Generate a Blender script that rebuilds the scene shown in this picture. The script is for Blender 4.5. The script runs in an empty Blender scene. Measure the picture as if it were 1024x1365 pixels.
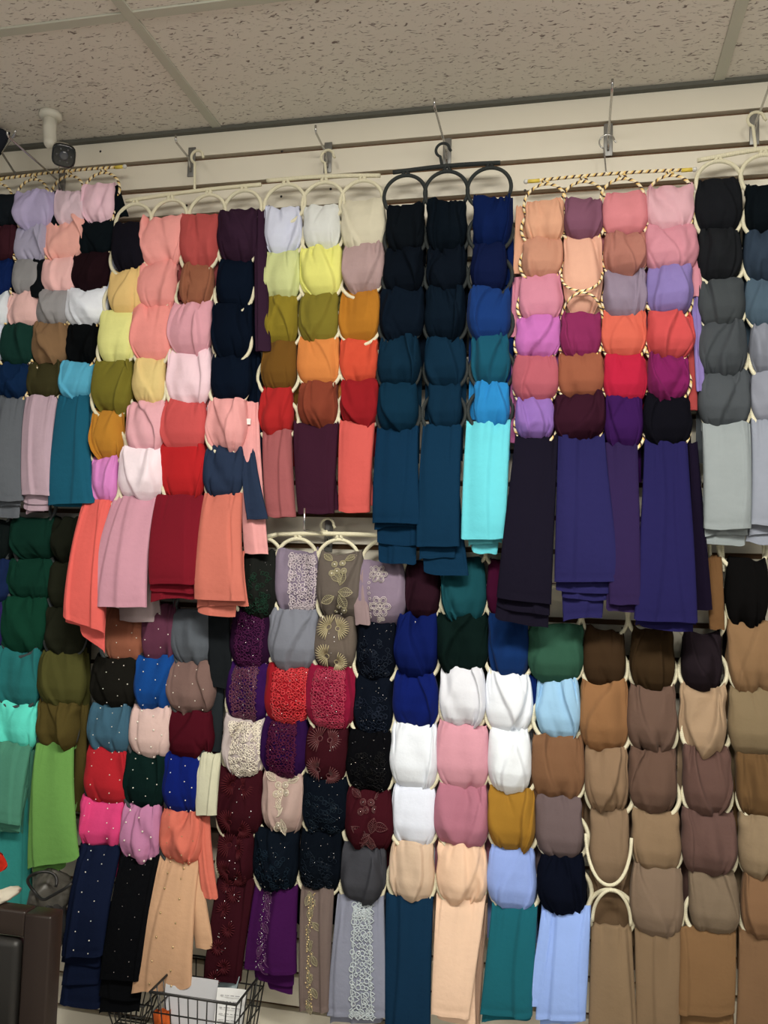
import bpy, math, random
import numpy as np
from mathutils import Vector, Matrix

# ------------------------------------------------------------------ camera, light, exposure
CAM_Z = 1.5
D = 1.92                       # camera distance from the slatwall (wall surface is y = 0)
F = 1115.0                     # focal length in pixels of the 1024 x 1365 frame
S = bpy.context.scene
C = S.collection

def _basis(H, N):
    n = np.array([N[0]-512, N[1]-682.5, F]); n /= np.linalg.norm(n)
    h = np.array([H[0]-512, H[1]-682.5, F]); x = -h/np.linalg.norm(h)
    x = x - n*(x@n); x /= np.linalg.norm(x)
    return np.stack([x, n, np.cross(x, n)])
BAS = _basis((-4568, 611), (761, 772))
CAMP = np.array([0.0, -D, CAM_Z])
def at(px, py, y):
    """world point on the vertical plane y that the photograph shows at this pixel"""
    d = BAS@np.array([px-512, py-682.5, F])
    t = (y+D)/d[1]
    return np.array([d[0]*t, y, CAM_Z+d[2]*t])

cam_d = bpy.data.cameras.new('camera'); cam = bpy.data.objects.new('camera', cam_d); C.objects.link(cam)
R = Matrix([[BAS[i][0], -BAS[i][1], -BAS[i][2]] for i in range(3)])
cam.matrix_world = Matrix.Translation(CAMP.tolist()) @ R.to_4x4()
cam_d.sensor_fit = 'HORIZONTAL'; cam_d.sensor_width = 36.0; cam_d.lens = F/1024*36.0
cam_d.clip_start = 0.02
S.camera = cam

CEIL = CAM_Z + 0.5855*D
w = bpy.data.worlds.new('world'); S.world = w; w.use_nodes = True
w.node_tree.nodes['Background'].inputs[0].default_value = (0.93, 0.95, 1.0, 1)
w.node_tree.nodes['Background'].inputs[1].default_value = 0.16
def area(x, y, sx, sy, p, col):
    l = bpy.data.lights.new('ceiling_panel_light', 'AREA'); l.shape = 'RECTANGLE'; l.size = sx; l.size_y = sy
    l.energy = p; l.color = col
    o = bpy.data.objects.new('ceiling_panel_light', l); C.objects.link(o); o.location = (x, y, CEIL-0.03)
def spill(x, y, p, col):
    """the sideways glow of a wrap-around ceiling fixture's lens"""
    for k in (-.4, 0, .4):
        l = bpy.data.lights.new('fixture_glow', 'POINT'); l.energy = p/3; l.color = col; l.shadow_soft_size = .09
        o = bpy.data.objects.new('fixture_glow', l); C.objects.link(o); o.location = (x+k, y, CEIL-.14)
WARM = (1.0, 0.955, 0.86)
FIX = [(.0, -1.5, 50, 29), (2.4, -3.2, 34, 20), (-2.4, -4.2, 34, 20)]
for x_, y_, pa, ps in FIX:
    area(x_, y_, 1.2, 0.3, pa, WARM); spill(x_, y_, ps, WARM)
S.view_settings.view_transform = 'Standard'; S.view_settings.look = 'None'
S.view_settings.gamma = 1.0; S.view_settings.use_curve_mapping = False
S.view_settings.exposure = 0.0

# ------------------------------------------------------------------ helpers
def lin(c): return c/12.92 if c <= 0.04045 else ((c+0.055)/1.055)**2.4
def hexlin(h): return [lin(int(h[i:i+2], 16)/255) for i in (0, 2, 4)]
MATS = {}
def mat(name, col, rough=0.8, metal=0.0, bump=None, sheen=0.0, spec=0.5, build=None):
    if name in MATS: return MATS[name]
    m = bpy.data.materials.new(name); m.use_nodes = True; nt = m.node_tree
    b = nt.nodes['Principled BSDF']
    b.inputs['Base Color'].default_value = (*col, 1); b.inputs['Roughness'].default_value = rough
    b.inputs['Metallic'].default_value = metal; b.inputs['Specular IOR Level'].default_value = spec
    if sheen:
        b.inputs['Sheen Weight'].default_value = sheen; b.inputs['Sheen Roughness'].default_value = 0.5
    if bump:
        sc, st, dist = bump
        tc = nt.nodes.new('ShaderNodeTexCoord'); n = nt.nodes.new('ShaderNodeTexNoise'); n.inputs['Scale'].default_value = sc
        n.inputs['Detail'].default_value = 3
        bp = nt.nodes.new('ShaderNodeBump'); bp.inputs['Strength'].default_value = st; bp.inputs['Distance'].default_value = dist
        nt.links.new(tc.outputs['Object'], n.inputs['Vector']); nt.links.new(n.outputs['Fac'], bp.inputs['Height'])
        nt.links.new(bp.outputs['Normal'], b.inputs['Normal'])
    if build: build(nt, b)
    MATS[name] = m
    return m
def nd(nt, kind, **kw):
    n = nt.nodes.new(kind)
    for k, v in kw.items(): setattr(n, k, v)
    return n
def fabric(col):
    """crepe cloth: flat dye colour with a faint woven unevenness"""
    key = 'cloth_%02x%02x%02x' % tuple(int(255*min(1, c)**0.4545) for c in col)
    def bld(nt, b):
        tc = nd(nt, 'ShaderNodeTexCoord'); n = nd(nt, 'ShaderNodeTexNoise'); n.inputs['Scale'].default_value = 55; n.inputs['Detail'].default_value = 5
        hs = nd(nt, 'ShaderNodeHueSaturation'); hs.inputs['Color'].default_value = (*col, 1)
        mr = nd(nt, 'ShaderNodeMapRange'); mr.inputs['To Min'].default_value = 0.95; mr.inputs['To Max'].default_value = 1.05
        nt.links.new(tc.outputs['Object'], n.inputs['Vector']); nt.links.new(n.outputs['Fac'], mr.inputs['Value'])
        nt.links.new(mr.outputs['Result'], hs.inputs['Value']); nt.links.new(hs.outputs['Color'], b.inputs['Base Color'])
        n2 = nd(nt, 'ShaderNodeTexNoise'); n2.inputs['Scale'].default_value = 900; n2.inputs['Detail'].default_value = 2
        n3 = nd(nt, 'ShaderNodeTexNoise'); n3.inputs['Scale'].default_value = 60; n3.inputs['Detail'].default_value = 2
        nt.links.new(tc.outputs['Object'], n2.inputs['Vector']); nt.links.new(tc.outputs['Object'], n3.inputs['Vector'])
        b1 = nd(nt, 'ShaderNodeBump'); b1.inputs['Strength'].default_value = 0.25; b1.inputs['Distance'].default_value = 0.0006
        b2 = nd(nt, 'ShaderNodeBump'); b2.inputs['Strength'].default_value = 0.3; b2.inputs['Distance'].default_value = 0.004
        nt.links.new(n2.outputs['Fac'], b1.inputs['Height']); nt.links.new(n3.outputs['Fac'], b2.inputs['Height'])
        nt.links.new(b1.outputs['Normal'], b2.inputs['Normal']); nt.links.new(b2.outputs['Normal'], b.inputs['Normal'])
    return mat(key, col, 0.95, 0, None, 0.03 if max(col) > .1 else 0.0, 0.05, bld)

def mesh_obj(name, V, Fs, m=None, parent=None, smooth=True, uv=None):
    me = bpy.data.meshes.new(name); me.from_pydata([tuple(map(float, v)) for v in V], [], [tuple(map(int, f)) for f in Fs])
    if smooth: me.polygons.foreach_set('use_smooth', [True]*len(me.polygons))
    if uv is not None:
        l = me.uv_layers.new(name='UVMap'); li = np.zeros(len(me.loops), dtype=np.int32); me.loops.foreach_get('vertex_index', li)
        l.data.foreach_set('uv', np.asarray(uv, dtype=np.float32)[li].ravel())
    if m: me.materials.append(m)
    me.update()
    o = bpy.data.objects.new(name, me); C.objects.link(o)
    if parent: o.parent = parent
    return o
def tag(o, label=None, cat=None, group=None, kind=None):
    if label: o['label'] = label
    if cat: o['category'] = cat
    if group: o['group'] = group
    if kind: o['kind'] = kind
    return o
def empty(name, loc, label=None, cat=None, group=None):
    o = bpy.data.objects.new(name, None); C.objects.link(o); o.location = tuple(map(float, loc)); o.empty_display_size = 0.03
    return tag(o, label, cat, group)

class MB:
    def __init__(s): s.v = []; s.f = []; s.uv = []
    def add(s, V, Fs, UV=None):
        k = len(s.v); s.v += [tuple(map(float, p)) for p in V]; s.f += [tuple(i+k for i in f) for f in Fs]
        s.uv += list(UV) if UV is not None else [(0, 0)]*len(V)
        return s
    def box(s, a, b, bev=0.0):
        (x0, y0, z0), (x1, y1, z1) = a, b
        if bev <= 0:
            V = [(x, y, z) for z in (z0, z1) for y in (y0, y1) for x in (x0, x1)]
            return s.add(V, [(0, 2, 3, 1), (4, 5, 7, 6), (0, 1, 5, 4), (2, 6, 7, 3), (0, 4, 6, 2), (1, 3, 7, 5)])
        import bmesh
        bm = bmesh.new(); bmesh.ops.create_cube(bm, size=1)
        for v in bm.verts: v.co = Vector(((x0+x1)/2+v.co.x*(x1-x0), (y0+y1)/2+v.co.y*(y1-y0), (z0+z1)/2+v.co.z*(z1-z0)))
        bmesh.ops.bevel(bm, geom=bm.edges[:], offset=bev, segments=2, affect='EDGES', profile=0.5)
        bm.verts.index_update(); s.add([v.co[:] for v in bm.verts], [[v.index for v in f.verts] for f in bm.faces]); bm.free(); return s
    def tube(s, P, r, n=8, closed=False, cap=True):
        P = np.array(P, float); m = len(P); rr = np.full(m, r) if np.isscalar(r) else np.array(r)
        T = np.zeros_like(P)
        if closed: T = np.roll(P, -1, 0)-np.roll(P, 1, 0)
        else: T[1:-1] = P[2:]-P[:-2]; T[0] = P[1]-P[0]; T[-1] = P[-1]-P[-2]
        T /= np.linalg.norm(T, axis=1)[:, None]+1e-12
        up = np.array([0, 1.0, 0]) if abs(T[0][1]) < 0.9 else np.array([1.0, 0, 0])
        A = np.cross(T[0], up); A /= np.linalg.norm(A)
        V = []; UV = []; L = 0
        cnt = m+1 if closed else m
        for i in range(cnt):
            j = i % m
            A = A-T[j]*(A@T[j]); A /= np.linalg.norm(A); Bv = np.cross(T[j], A)
            if i: L += np.linalg.norm(P[j]-P[i-1])
            for k in range(n+1):
                a = 2*math.pi*k/n; V.append(P[j]+rr[j]*(A*math.cos(a)+Bv*math.sin(a))); UV.append((L, k/n))
        Fs = [(i*(n+1)+k, i*(n+1)+k+1, (i+1)*(n+1)+k+1, (i+1)*(n+1)+k) for i in range(cnt-1) for k in range(n)]
        if cap and not closed:
            Fs += [tuple(range(n-1, -1, -1)), tuple((cnt-1)*(n+1)+k for k in range(n))]
        return s.add(V, Fs, UV)
    def sphere(s, c, r, n=8, m=6, sc=(1, 1, 1)):
        V = [(c[0], c[1], c[2]+r*sc[2])]
        for i in range(1, m):
            t = math.pi*i/m
            V += [(c[0]+sc[0]*r*math.sin(t)*math.cos(2*math.pi*k/n), c[1]+sc[1]*r*math.sin(t)*math.sin(2*math.pi*k/n), c[2]+sc[2]*r*math.cos(t)) for k in range(n)]
        V.append((c[0], c[1], c[2]-r*sc[2])); e = len(V)-1
        Fs = [(0, 1+k, 1+(k+1) % n) for k in range(n)]
        for i in range(m-2):
            a = 1+i*n; Fs += [(a+k, a+n+k, a+n+(k+1) % n, a+(k+1) % n) for k in range(n)]
        a = 1+(m-2)*n; Fs += [(a+k, e, a+(k+1) % n) for k in range(n)]
        return s.add(V, Fs)
    def build(s, name, m, parent=None, smooth=True):
        return mesh_obj(name, s.v, s.f, m, parent, smooth, s.uv)

# ------------------------------------------------------------------ room shell
def melamine(nt, b):
    tc = nd(nt, 'ShaderNodeTexCoord'); n = nd(nt, 'ShaderNodeTexNoise'); n.inputs['Scale'].default_value = 3; n.inputs['Detail'].default_value = 6
    cr = nd(nt, 'ShaderNodeValToRGB'); cr.color_ramp.elements[0].color = (0.74, 0.69, 0.58, 1); cr.color_ramp.elements[1].color = (0.80, 0.76, 0.65, 1)
    nt.links.new(tc.outputs['Object'], n.inputs['Vector']); nt.links.new(n.outputs['Fac'], cr.inputs['Fac']); nt.links.new(cr.outputs['Color'], b.inputs['Base Color'])
M_SLAT = mat('cream_melamine', (0.7, 0.65, 0.55), 0.45, spec=0.3, build=melamine)
M_BOARD = mat('brown_fibreboard', (0.16, 0.085, 0.042), 0.9, bump=(200, 0.4, 0.002))
M_TEE = mat('painted_ceiling_tee', (0.46, 0.46, 0.39), 0.6)
M_ANGLE = mat('dark_wall_angle', (0.10, 0.10, 0.085), 0.7)
def tile(nt, b):
    tc = nd(nt, 'ShaderNodeTexCoord'); mp = nd(nt, 'ShaderNodeMapping'); mp.inputs['Scale'].default_value = (70, 230, 60)
    nz = nd(nt, 'ShaderNodeTexNoise'); nz.inputs['Scale'].default_value = 30; nz.inputs['Detail'].default_value = 2
    sb = nd(nt, 'ShaderNodeVectorMath', operation='SUBTRACT'); sb.inputs[1].default_value = (0.5, 0.5, 0.5)
    mx = nd(nt, 'ShaderNodeVectorMath', operation='SCALE'); mx.inputs['Scale'].default_value = 0.03
    ad = nd(nt, 'ShaderNodeVectorMath', operation='ADD')
    nt.links.new(tc.outputs['Object'], nz.inputs['Vector']); nt.links.new(nz.outputs['Color'], sb.inputs[0]); nt.links.new(sb.outputs[0], mx.inputs[0])
    nt.links.new(tc.outputs['Object'], ad.inputs[0]); nt.links.new(mx.outputs[0], ad.inputs[1]); nt.links.new(ad.outputs[0], mp.inputs['Vector'])
    n = nd(nt, 'ShaderNodeTexNoise'); n.inputs['Scale'].default_value = 1.0; n.inputs['Detail'].default_value = 1.5; n.inputs['Roughness'].default_value = 0.6
    nt.links.new(mp.outputs[0], n.inputs['Vector'])
    cr = nd(nt, 'ShaderNodeValToRGB'); e = cr.color_ramp.elements
    e[0].position = 0.30; e[0].color = (0.20, 0.165, 0.15, 1); e[1].position = 0.40; e[1].color = (0.68, 0.645, 0.585, 1)
    nt.links.new(n.outputs['Fac'], cr.inputs['Fac']); nt.links.new(cr.outputs['Color'], b.inputs['Base Color'])
    bp = nd(nt, 'ShaderNodeBump'); bp.inputs['Strength'].default_value = 0.6; bp.inputs['Distance'].default_value = 0.002
    nt.links.new(cr.outputs['Color'], bp.inputs['Height']); nt.links.new(bp.outputs[0], b.inputs['Normal'])
M_TILE = mat('fissured_ceiling_tile', (0.5, 0.46, 0.4), 0.95, spec=0.1, build=tile)

X0, X1 = -3.2, 3.0
mesh = MB(); mesh.box((X0, 0.018, 0), (X1, 0.10, CEIL+0.1))
wall = tag(mesh.build('wall_back', M_BOARD, smooth=False), kind='structure')
GZ = [CAM_Z + D*0.5475 - 0.0762*k for k in range(0, 33)]   # groove centres
G = 0.006
# slats: planks between the grooves, each one a piece
import bmesh as _bm
def slat_mesh(h):
    mb = MB(); mb.box((X0, 0.0, -h/2), (X1, 0.019, h/2), 0.0012); return mb
top_h = CEIL-(GZ[0]+G)
o = slat_mesh(top_h-0.008).build('slat', M_SLAT, wall, False); o.location = (0, 0, GZ[0]+G+(top_h-0.008)/2)
sm = None
for k in range(len(GZ)-1):
    h = GZ[k]-GZ[k+1]-2*G
    if sm is None: o = slat_mesh(h).build('slat', M_SLAT, wall, False); sm = o.data
    else: o = bpy.data.objects.new('slat', sm); C.objects.link(o); o.parent = wall
    o.location = (0, 0, (GZ[k]+GZ[k+1])/2)
# screws in the slats
M_SCREW = mat('dark_screw_hole', (0.02, 0.018, 0.016), 0.6)
for i, (px, py) in enumerate([(134, 202), (249, 274), (375, 262), (441, 252), (20, 230), (700, 254), (376, 202)]):
    p = at(px, py, 0); mb = MB(); mb.sphere((0, 0, 0), 0.0032, 10, 6, (1, 0.35, 1)); o = mb.build('screw', M_SCREW, wall); o.location = (p[0], -0.0005, p[2])

mb = MB(); mb.box((X0, -6, -0.05), (X1, 0.1, 0)); fl = mb.build('floor', mat('grey_vinyl_floor', (0.55, 0.52, 0.46), 0.5, bump=(8, 0.1, 0.01)), smooth=False); tag(fl, kind='structure')
mb = MB(); mb.box((X0, -6, CEIL+0.02), (X1, 0.1, CEIL+0.06)); ce = mb.build('ceiling', M_TEE, smooth=False); tag(ce, kind='structure')
TX = [-0.4672*D + 1.2059*i for i in range(-2, 5)]
TX = [t for t in TX if X0 < t < X1]
TY = [-0.445 - 0.61*i for i in range(0, 9)]
xs = [X0]+TX+[X1]; ys = [0.0]+TY
for i in range(len(xs)-1):
    for j in range(len(ys)-1):
        mb = MB(); mb.box((xs[i]+0.011, ys[j+1]+0.011, CEIL+0.001), (xs[i+1]-0.011, ys[j]-(0.011 if j else 0.004), CEIL+0.016), 0.002)
        mb.build('ceiling_tile', M_TILE, ce, False)
for x in TX:
    mb = MB(); mb.box((x-0.012, -6, CEIL-0.003), (x+0.012, -0.001, CEIL+0.004), 0.0008); mb.build('ceiling_tee', M_TEE, ce, False)
for j, y in enumerate(TY):
    for i in range(len(xs)-1):
        mb = MB(); mb.box((xs[i]+0.012, y-0.012, CEIL-0.003), (xs[i+1]-0.012, y+0.012, CEIL+0.004), 0.0008); mb.build('ceiling_tee', M_TEE, ce, False)
mb = MB(); mb.box((X0, -0.014, CEIL-0.008), (X1, 0.018, CEIL+0.002)); tag(mb.build('trim_1', M_ANGLE, smooth=False), kind='structure')
for k, (x, y) in enumerate([f_[:2] for f_ in FIX]):
    t = empty('ceiling_light', (x, y, CEIL-0.02), ['white ceiling light fixture above the viewer', 'white ceiling light fixture far to the right', 'white ceiling light fixture far to the left'][k], 'light')
    mb = MB(); mb.box((-0.6, -0.3, -0.004), (0.6, 0.3, 0.012), 0.003); mb.build('frame', M_TEE, t, False)

# ------------------------------------------------------------------ scarf builders
def illum(px, py):
    """how bright the shop's lamps make this part of the display in the photograph: used to read dye colours off it"""
    X_ = [65, 215, 400, 600, 780, 940]; Y_ = [290, 400, 500, 620, 925, 1075, 1260]
    T_ = [[.57, .75, .94, 1.08, 1.12, 1.12], [.68, .93, 1.08, 1.20, 1.24, 1.20], [.78, 1.0, 1.22, 1.30, 1.36, 1.34], [.82, 1.03, 1.25, 1.32, 1.36, 1.38],
          [.82, .96, 1.16, 1.24, 1.27, 1.27], [.78, .92, 1.08, 1.17, 1.20, 1.18], [.68, .80, .95, 1.01, 1.04, 1.08]]
    v = float(np.interp(py, Y_, [np.interp(px, X_, t_) for t_ in T_]))
    return v
def dye(h, px, py, k=1.0):
    L = illum(px, py)*k; v = [int(h[i:i+2], 16)/255 for i in (0, 2, 4)]; mx = max(v); sat = 1-min(v)/mx
    if v[2] == mx and sat > .35: s = float(np.interp(mx, [.2, .6, .85], [.68, .58, 1.0]))
    elif v[1] == mx and sat > .3: s = float(np.interp(mx, [.2, .45, .8], [.66, .75, 1.0]))
    elif sat > .6: s = float(np.interp(mx, [.2, .55, .8], [.66, .78, .95]))
    elif sat < .15: s = float(np.interp(mx, [.14, .26, .8], [.8, 1.1, 1.03]))
    else: s = float(np.interp(mx, [.2, .3, .4, .8], [.68, .74, 1.12, 1.05]))
    q = hexlin(h); lum = .25*q[0]+.6*q[1]+.15*q[2]; q = [(x*.94+lum*.06)*s for x in q]
    c = [min(0.88, max(0.002, x/L/k_)) for x, k_ in zip(q, (1.075, 1.01, .88))]
    return c

rng = np.random.RandomState(7)
def smooth_noise(n, k, r):
    """periodless 1-D value noise, n samples, k knots"""
    q = r.uniform(-1, 1, k+2); x = np.linspace(0, k, n); i = x.astype(int); f = x-i; f = f*f*(3-2*f)
    return q[i]*(1-f)+q[i+1]*f
def folds(U, V, r, kind):
    """cloth relief (metres, positive = toward viewer) on the grid U (0..1 across) V (0..1 down)"""
    h = np.zeros_like(U)
    if kind == 'cell':
        for i in range(r.randint(4, 8)):            # gathers under the top edge
            u0 = r.uniform(.06, .94); s = r.uniform(.02, .06); h += r.uniform(-.0030, .0030)*np.exp(-((U-u0-r.uniform(-.2, .2)*V)/s)**2)*np.exp(-V/r.uniform(.12, .4))
        for i in range(r.randint(3, 7)):            # gathers into the lower ring
            u0 = r.uniform(.1, .9); s = r.uniform(.03, .08); h += r.uniform(-.006, .0035)*np.exp(-((U-u0-r.uniform(-.25, .25)*(1-V))/s)**2)*np.exp(-(1-V)/r.uniform(.12, .4))
        for i in range(r.randint(1, 4)):            # long soft folds
            u0 = r.uniform(.15, .85); s = r.uniform(.05, .12); b = r.uniform(-.35, .35); h += r.uniform(-.006, .005)*np.exp(-((U-u0-b*(V-.5))/s)**2)*np.exp(-((V-r.uniform(.3, .7))/.45)**2)
        for i in range(r.randint(2, 5)):            # narrow creases running out of the pinched ends
            lo = r.rand() < .6; u0 = r.uniform(.12, .88); b = r.uniform(-.4, .4); s = r.uniform(.012, .024)
            t_ = (1-V) if lo else V; L_ = r.uniform(.2, .6)
            h -= r.uniform(.0015, .0038)*np.exp(-((U-u0-b*t_*.7)/s)**2)*np.clip(1-t_/L_, 0, 1)**.7
        n = r.choice([0, 1, 1, 2])
    else:
        for i in range(r.randint(2, 5)):
            u0 = r.uniform(.08, .92); s = r.uniform(.008, .018); L_ = r.uniform(.08, .4)
            h -= r.uniform(.0015, .004)*np.exp(-((U-u0-r.uniform(-.1, .1)*V)/s)**2)*np.clip(1-V/L_, 0, 1)
        for i in range(r.randint(5, 9)):
            u0 = r.uniform(.05, .95); s = r.uniform(.025, .07); h += r.uniform(-.0045, .003)*np.exp(-((U-u0)/s)**2)*np.exp(-V/r.uniform(.05, .22))
        for i in range(r.randint(1, 4)):
            u0 = r.uniform(.15, .85); s = r.uniform(.08, .2); b = r.uniform(-.15, .15); h += r.uniform(-.0035, .003)*np.exp(-((U-u0-b*(V-.5))/s)**2)*(1-.4*V)
        h += .0008*np.sin(V*9+r.uniform(0, 6))*np.sin(U*7+r.uniform(0, 6))
        n = r.choice([0, 1, 1, 2])
    for i in range(n):                              # one layer lapping over another: sharp edge
        u0 = r.uniform(.2, .8); b = r.uniform(-.35, .35) if kind == 'cell' else r.uniform(-.12, .12); c = r.uniform(-.3, .3)
        d = (U-u0-b*(V-.5)-(c*(V-.5)**2))*r.choice([-1, 1])
        h += r.uniform(.003, .006)*.5*(1+np.tanh(d/.010))*np.exp(-np.maximum(d, 0)/.3)
    return h

def grid_faces(nu, nv, flip=False):
    i = np.arange(nv-1)[:, None]*nu+np.arange(nu-1)[None, :]
    q = np.stack([i, i+nu, i+nu+1, i+1], -1).reshape(-1, 4)
    return q[:, ::-1] if flip else q

class Surf:
    """front surface of a scarf, S(u, v) in world coordinates, used to sew beads and lace on"""
    def __init__(s, P): s.P = P
    def __call__(s, u, v, off=0.0):
        u = (math.asin(max(-.99, min(.99, 2*u-1)))+1.6)/3.2      # evenly spaced across the width seen
        nv, nu, _ = s.P.shape
        i = min(nv-2, max(1, int(v*(nv-1)))); j = min(nu-2, max(1, int(u*(nu-1))))
        fv = v*(nv-1)-i; fu = u*(nu-1)-j
        fv = min(1, max(0, fv)); fu = min(1, max(0, fu))
        p = (s.P[i, j]*(1-fu)+s.P[i, j+1]*fu)*(1-fv)+(s.P[i+1, j]*(1-fu)+s.P[i+1, j+1]*fu)*fv
        a = s.P[i, j+1]-s.P[i, j-1]; b = s.P[i+1, j]-s.P[i-1, j]
        n = np.cross(b, a); n /= np.linalg.norm(n)+1e-9
        if n[1] > 0: n = -n
        return p+n*off, a/(np.linalg.norm(a)+1e-9), -b/(np.linalg.norm(b)+1e-9), n

def cell_geo(ct, cb, wid, y0, bulge, seed, smoothness=1.0):
    """pillow of cloth draped over one ring and pulled through the next: ct, cb = top and bottom centre (x, z)"""
    r = np.random.RandomState(seed)
    nu = 72
    vf = np.concatenate([np.linspace(0, .2, 8), np.linspace(.2, .8, 13)[1:], np.linspace(.8, 1.06, 11)[1:]])
    nroll = 6
    nv = len(vf)+nroll
    th = np.linspace(-1.95, 1.95, nu); u = (th+1.95)/3.9
    sx = np.sign(th)*np.abs(np.sin(np.clip(th, -math.pi/2, math.pi/2)))**.85
    over = np.maximum(0, np.abs(th)-math.pi/2); sx = sx*(1-.15*over)
    cy = np.cos(np.clip(th, -math.pi/2, math.pi/2)); cy = np.maximum(cy, 0)**.55
    ker = np.array([.25, .5, .25])
    l_asym, r_asym = r.uniform(-.05, .04), r.uniform(-.05, .04)
    tw = r.uniform(.82, .92); bw = r.uniform(.56, .67)
    kv = [0, .08, .25, .5, .66, .80, .92, 1.0, 1.08]
    def prof(a):
        q = np.interp(vf, kv, [tw, tw+.07, .96+a, 1.01, .98+a*.5, .87, .74, bw, bw-.1])
        return np.convolve(np.pad(q, 1, mode='edge'), ker, 'valid')
    Wl = prof(l_asym)*wid/2; Wr = prof(r_asym)*wid/2
    bp = np.interp(vf, [0, .03, .12, .35, .62, .82, .93, 1.0, 1.08], [.36, .46, .64, .92, 1.02, .74, .36, .02, -.35])
    H = math.hypot(ct[0]-cb[0], ct[1]-cb[1])
    sway = r.uniform(-.025, .025)*wid
    cx = ct[0]+(cb[0]-ct[0])*vf+sway*np.sin(vf*math.pi); cz = ct[1]+(cb[1]-ct[1])*vf
    U, Vv = np.meshgrid(u, vf)
    h = folds(U, Vv, r, 'cell')*smoothness*r.choice([1.8, 2.5, 3.2])
    edge = np.clip(cy, 0, 1)[None, :]**np.interp(vf, [0, .3], [.5, 1])[:, None]
    side = np.where(th < 0, 1, 0)[None, :]
    X = cx[:, None]+sx[None, :]*(Wl[:, None]*side+Wr[:, None]*(1-side))
    Y = y0-bulge*bp[:, None]*edge-h*edge+0.010*over[None, :]
    top = .0034*smooth_noise(nu, 10, r)+r.uniform(-.002, .008)*((u*2-1)**2)-.004*np.exp(-((u-r.uniform(.3, .7))/.09)**2)+.0036*smooth_noise(nu, 4, r)+r.uniform(-.004, .004)*(u*2-1)
    Z = cz[:, None]+np.zeros_like(X)+top[None, :]*np.exp(-Vv/.12)
    Z += (.004*(sx**2))[None, :]*np.exp(-((Vv-1)/.1)**2)
    # roll over the ring and down behind it
    rr = .0075
    rows = []
    for k in range(nroll):
        a = math.pi*(1-k/nroll)*.98
        yk = Y[0]+rr*(1-math.cos(a)); zk = Z[0]+rr*math.sin(a)*.8
        if k == 0: zk = zk-.012
        rows.append(np.stack([X[0], yk, zk], -1))
    P = np.stack([X, Y, Z], -1)
    P = np.concatenate([np.array(rows), P], 0)
    return P, nroll, nu

def tail_geo(pts, yt, yb, thick, seed, sag=0.0, hemtilt=0.0, nroll=6, taper=.15, amp=1.0, roll=True):
    """hanging end of a scarf as a flattened sleeve of cloth. pts = world (tl, tr, bl, br)"""
    r = np.random.RandomState(seed)
    tl, tr, bl, br = [np.array(p, float) for p in pts]
    nf = 44
    vf = np.concatenate([np.linspace(0, .16, 8), np.linspace(.16, .93, 16)[1:], np.linspace(.93, 1, 5)[1:]])
    th = np.linspace(-1.57, 1.57, nf); u = (th+1.57)/3.14
    sx = np.sin(th); sx = np.sign(sx)*np.abs(sx)**.9; cy = np.maximum(np.cos(th), 0)**.45
    flare = np.interp(vf, [0, .12, .3, 1], [0, .10, .26, 1])
    Lx = tl[0]+(bl[0]-tl[0])*flare; Rx = tr[0]+(br[0]-tr[0])*flare
    Lz = tl[2]+(bl[2]-tl[2])*vf; Rz = tr[2]+(br[2]-tr[2])*vf
    yc = yt+(yb-yt)*np.sin(vf*math.pi/2)
    U, Vv = np.meshgrid(u, vf)
    h = folds(U, Vv, r, 'tail')*amp*1.5
    thk = thick*np.interp(vf, [0, .1, .35, .85, 1], [.55, .85, 1, .9, .75])
    mid = (Lx+Rx)/2; half = (Rx-Lx)/2
    X = mid[:, None]+half[:, None]*sx[None, :]
    Zc = (Lz[:, None]*(1-U)+Rz[:, None]*U)
    Y = yc[:, None]-thk[:, None]*cy[None, :]-h*cy[None, :]
    top = .0026*smooth_noise(nf, 10, r)-.003*np.exp(-((u-r.uniform(.3, .7))/.07)**2)+r.uniform(0, .004)*((u*2-1)**2)+.002*smooth_noise(nf, 4, r)
    Z = Zc+top[None, :]*np.exp(-Vv/.06)
    hem = .0022*smooth_noise(nf, 5, r)-sag*np.sin(u*math.pi)
    Z += hem[None, :]*np.exp(-(1-Vv)/.12)
    Y += (.0012*np.exp(-((1-Vv)*H_(tl, bl)-.012)**2/.000006))
    front = np.stack([X, Y, Z], -1)
    Yb = yc[:, None]+thk[:, None]*.25*np.maximum(np.cos(th), 0)[None, :]+0*X
    back = np.stack([X, Yb, Z], -1)[:, ::-1]
    P = front
    rows = []
    if roll:
        for k in range(nroll):
            a = math.pi*(1-k/nroll)*.98; yk = front[0, :, 1]+.0075*(1-math.cos(a)); zk = front[0, :, 2]+.006*math.sin(a)-(.012 if k == 0 else 0)
            rows.append(np.stack([front[0, :, 0], yk, zk], -1))
        P = np.concatenate([np.array(rows), P], 0)
    return P, back, len(rows), nf
def H_(a, b): return float(np.linalg.norm(np.array(a)-np.array(b)))

def drape_geo(cx, zt, wid, y0, length, seed):
    r = np.random.RandomState(seed); nu, nv = 18, 8
    U, V = np.meshgrid(np.linspace(-1, 1, nu), np.linspace(0, 1, nv))
    X = cx+U*wid/2*(.8+.2*np.minimum(1, V*3)); Z = zt-V*length
    Y = y0+.004*np.sin(U*7+r.uniform(0, 6))+.003*np.sin(U*13+V*3+r.uniform(0, 6))
    return np.stack([X, Y, Z], -1)

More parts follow.
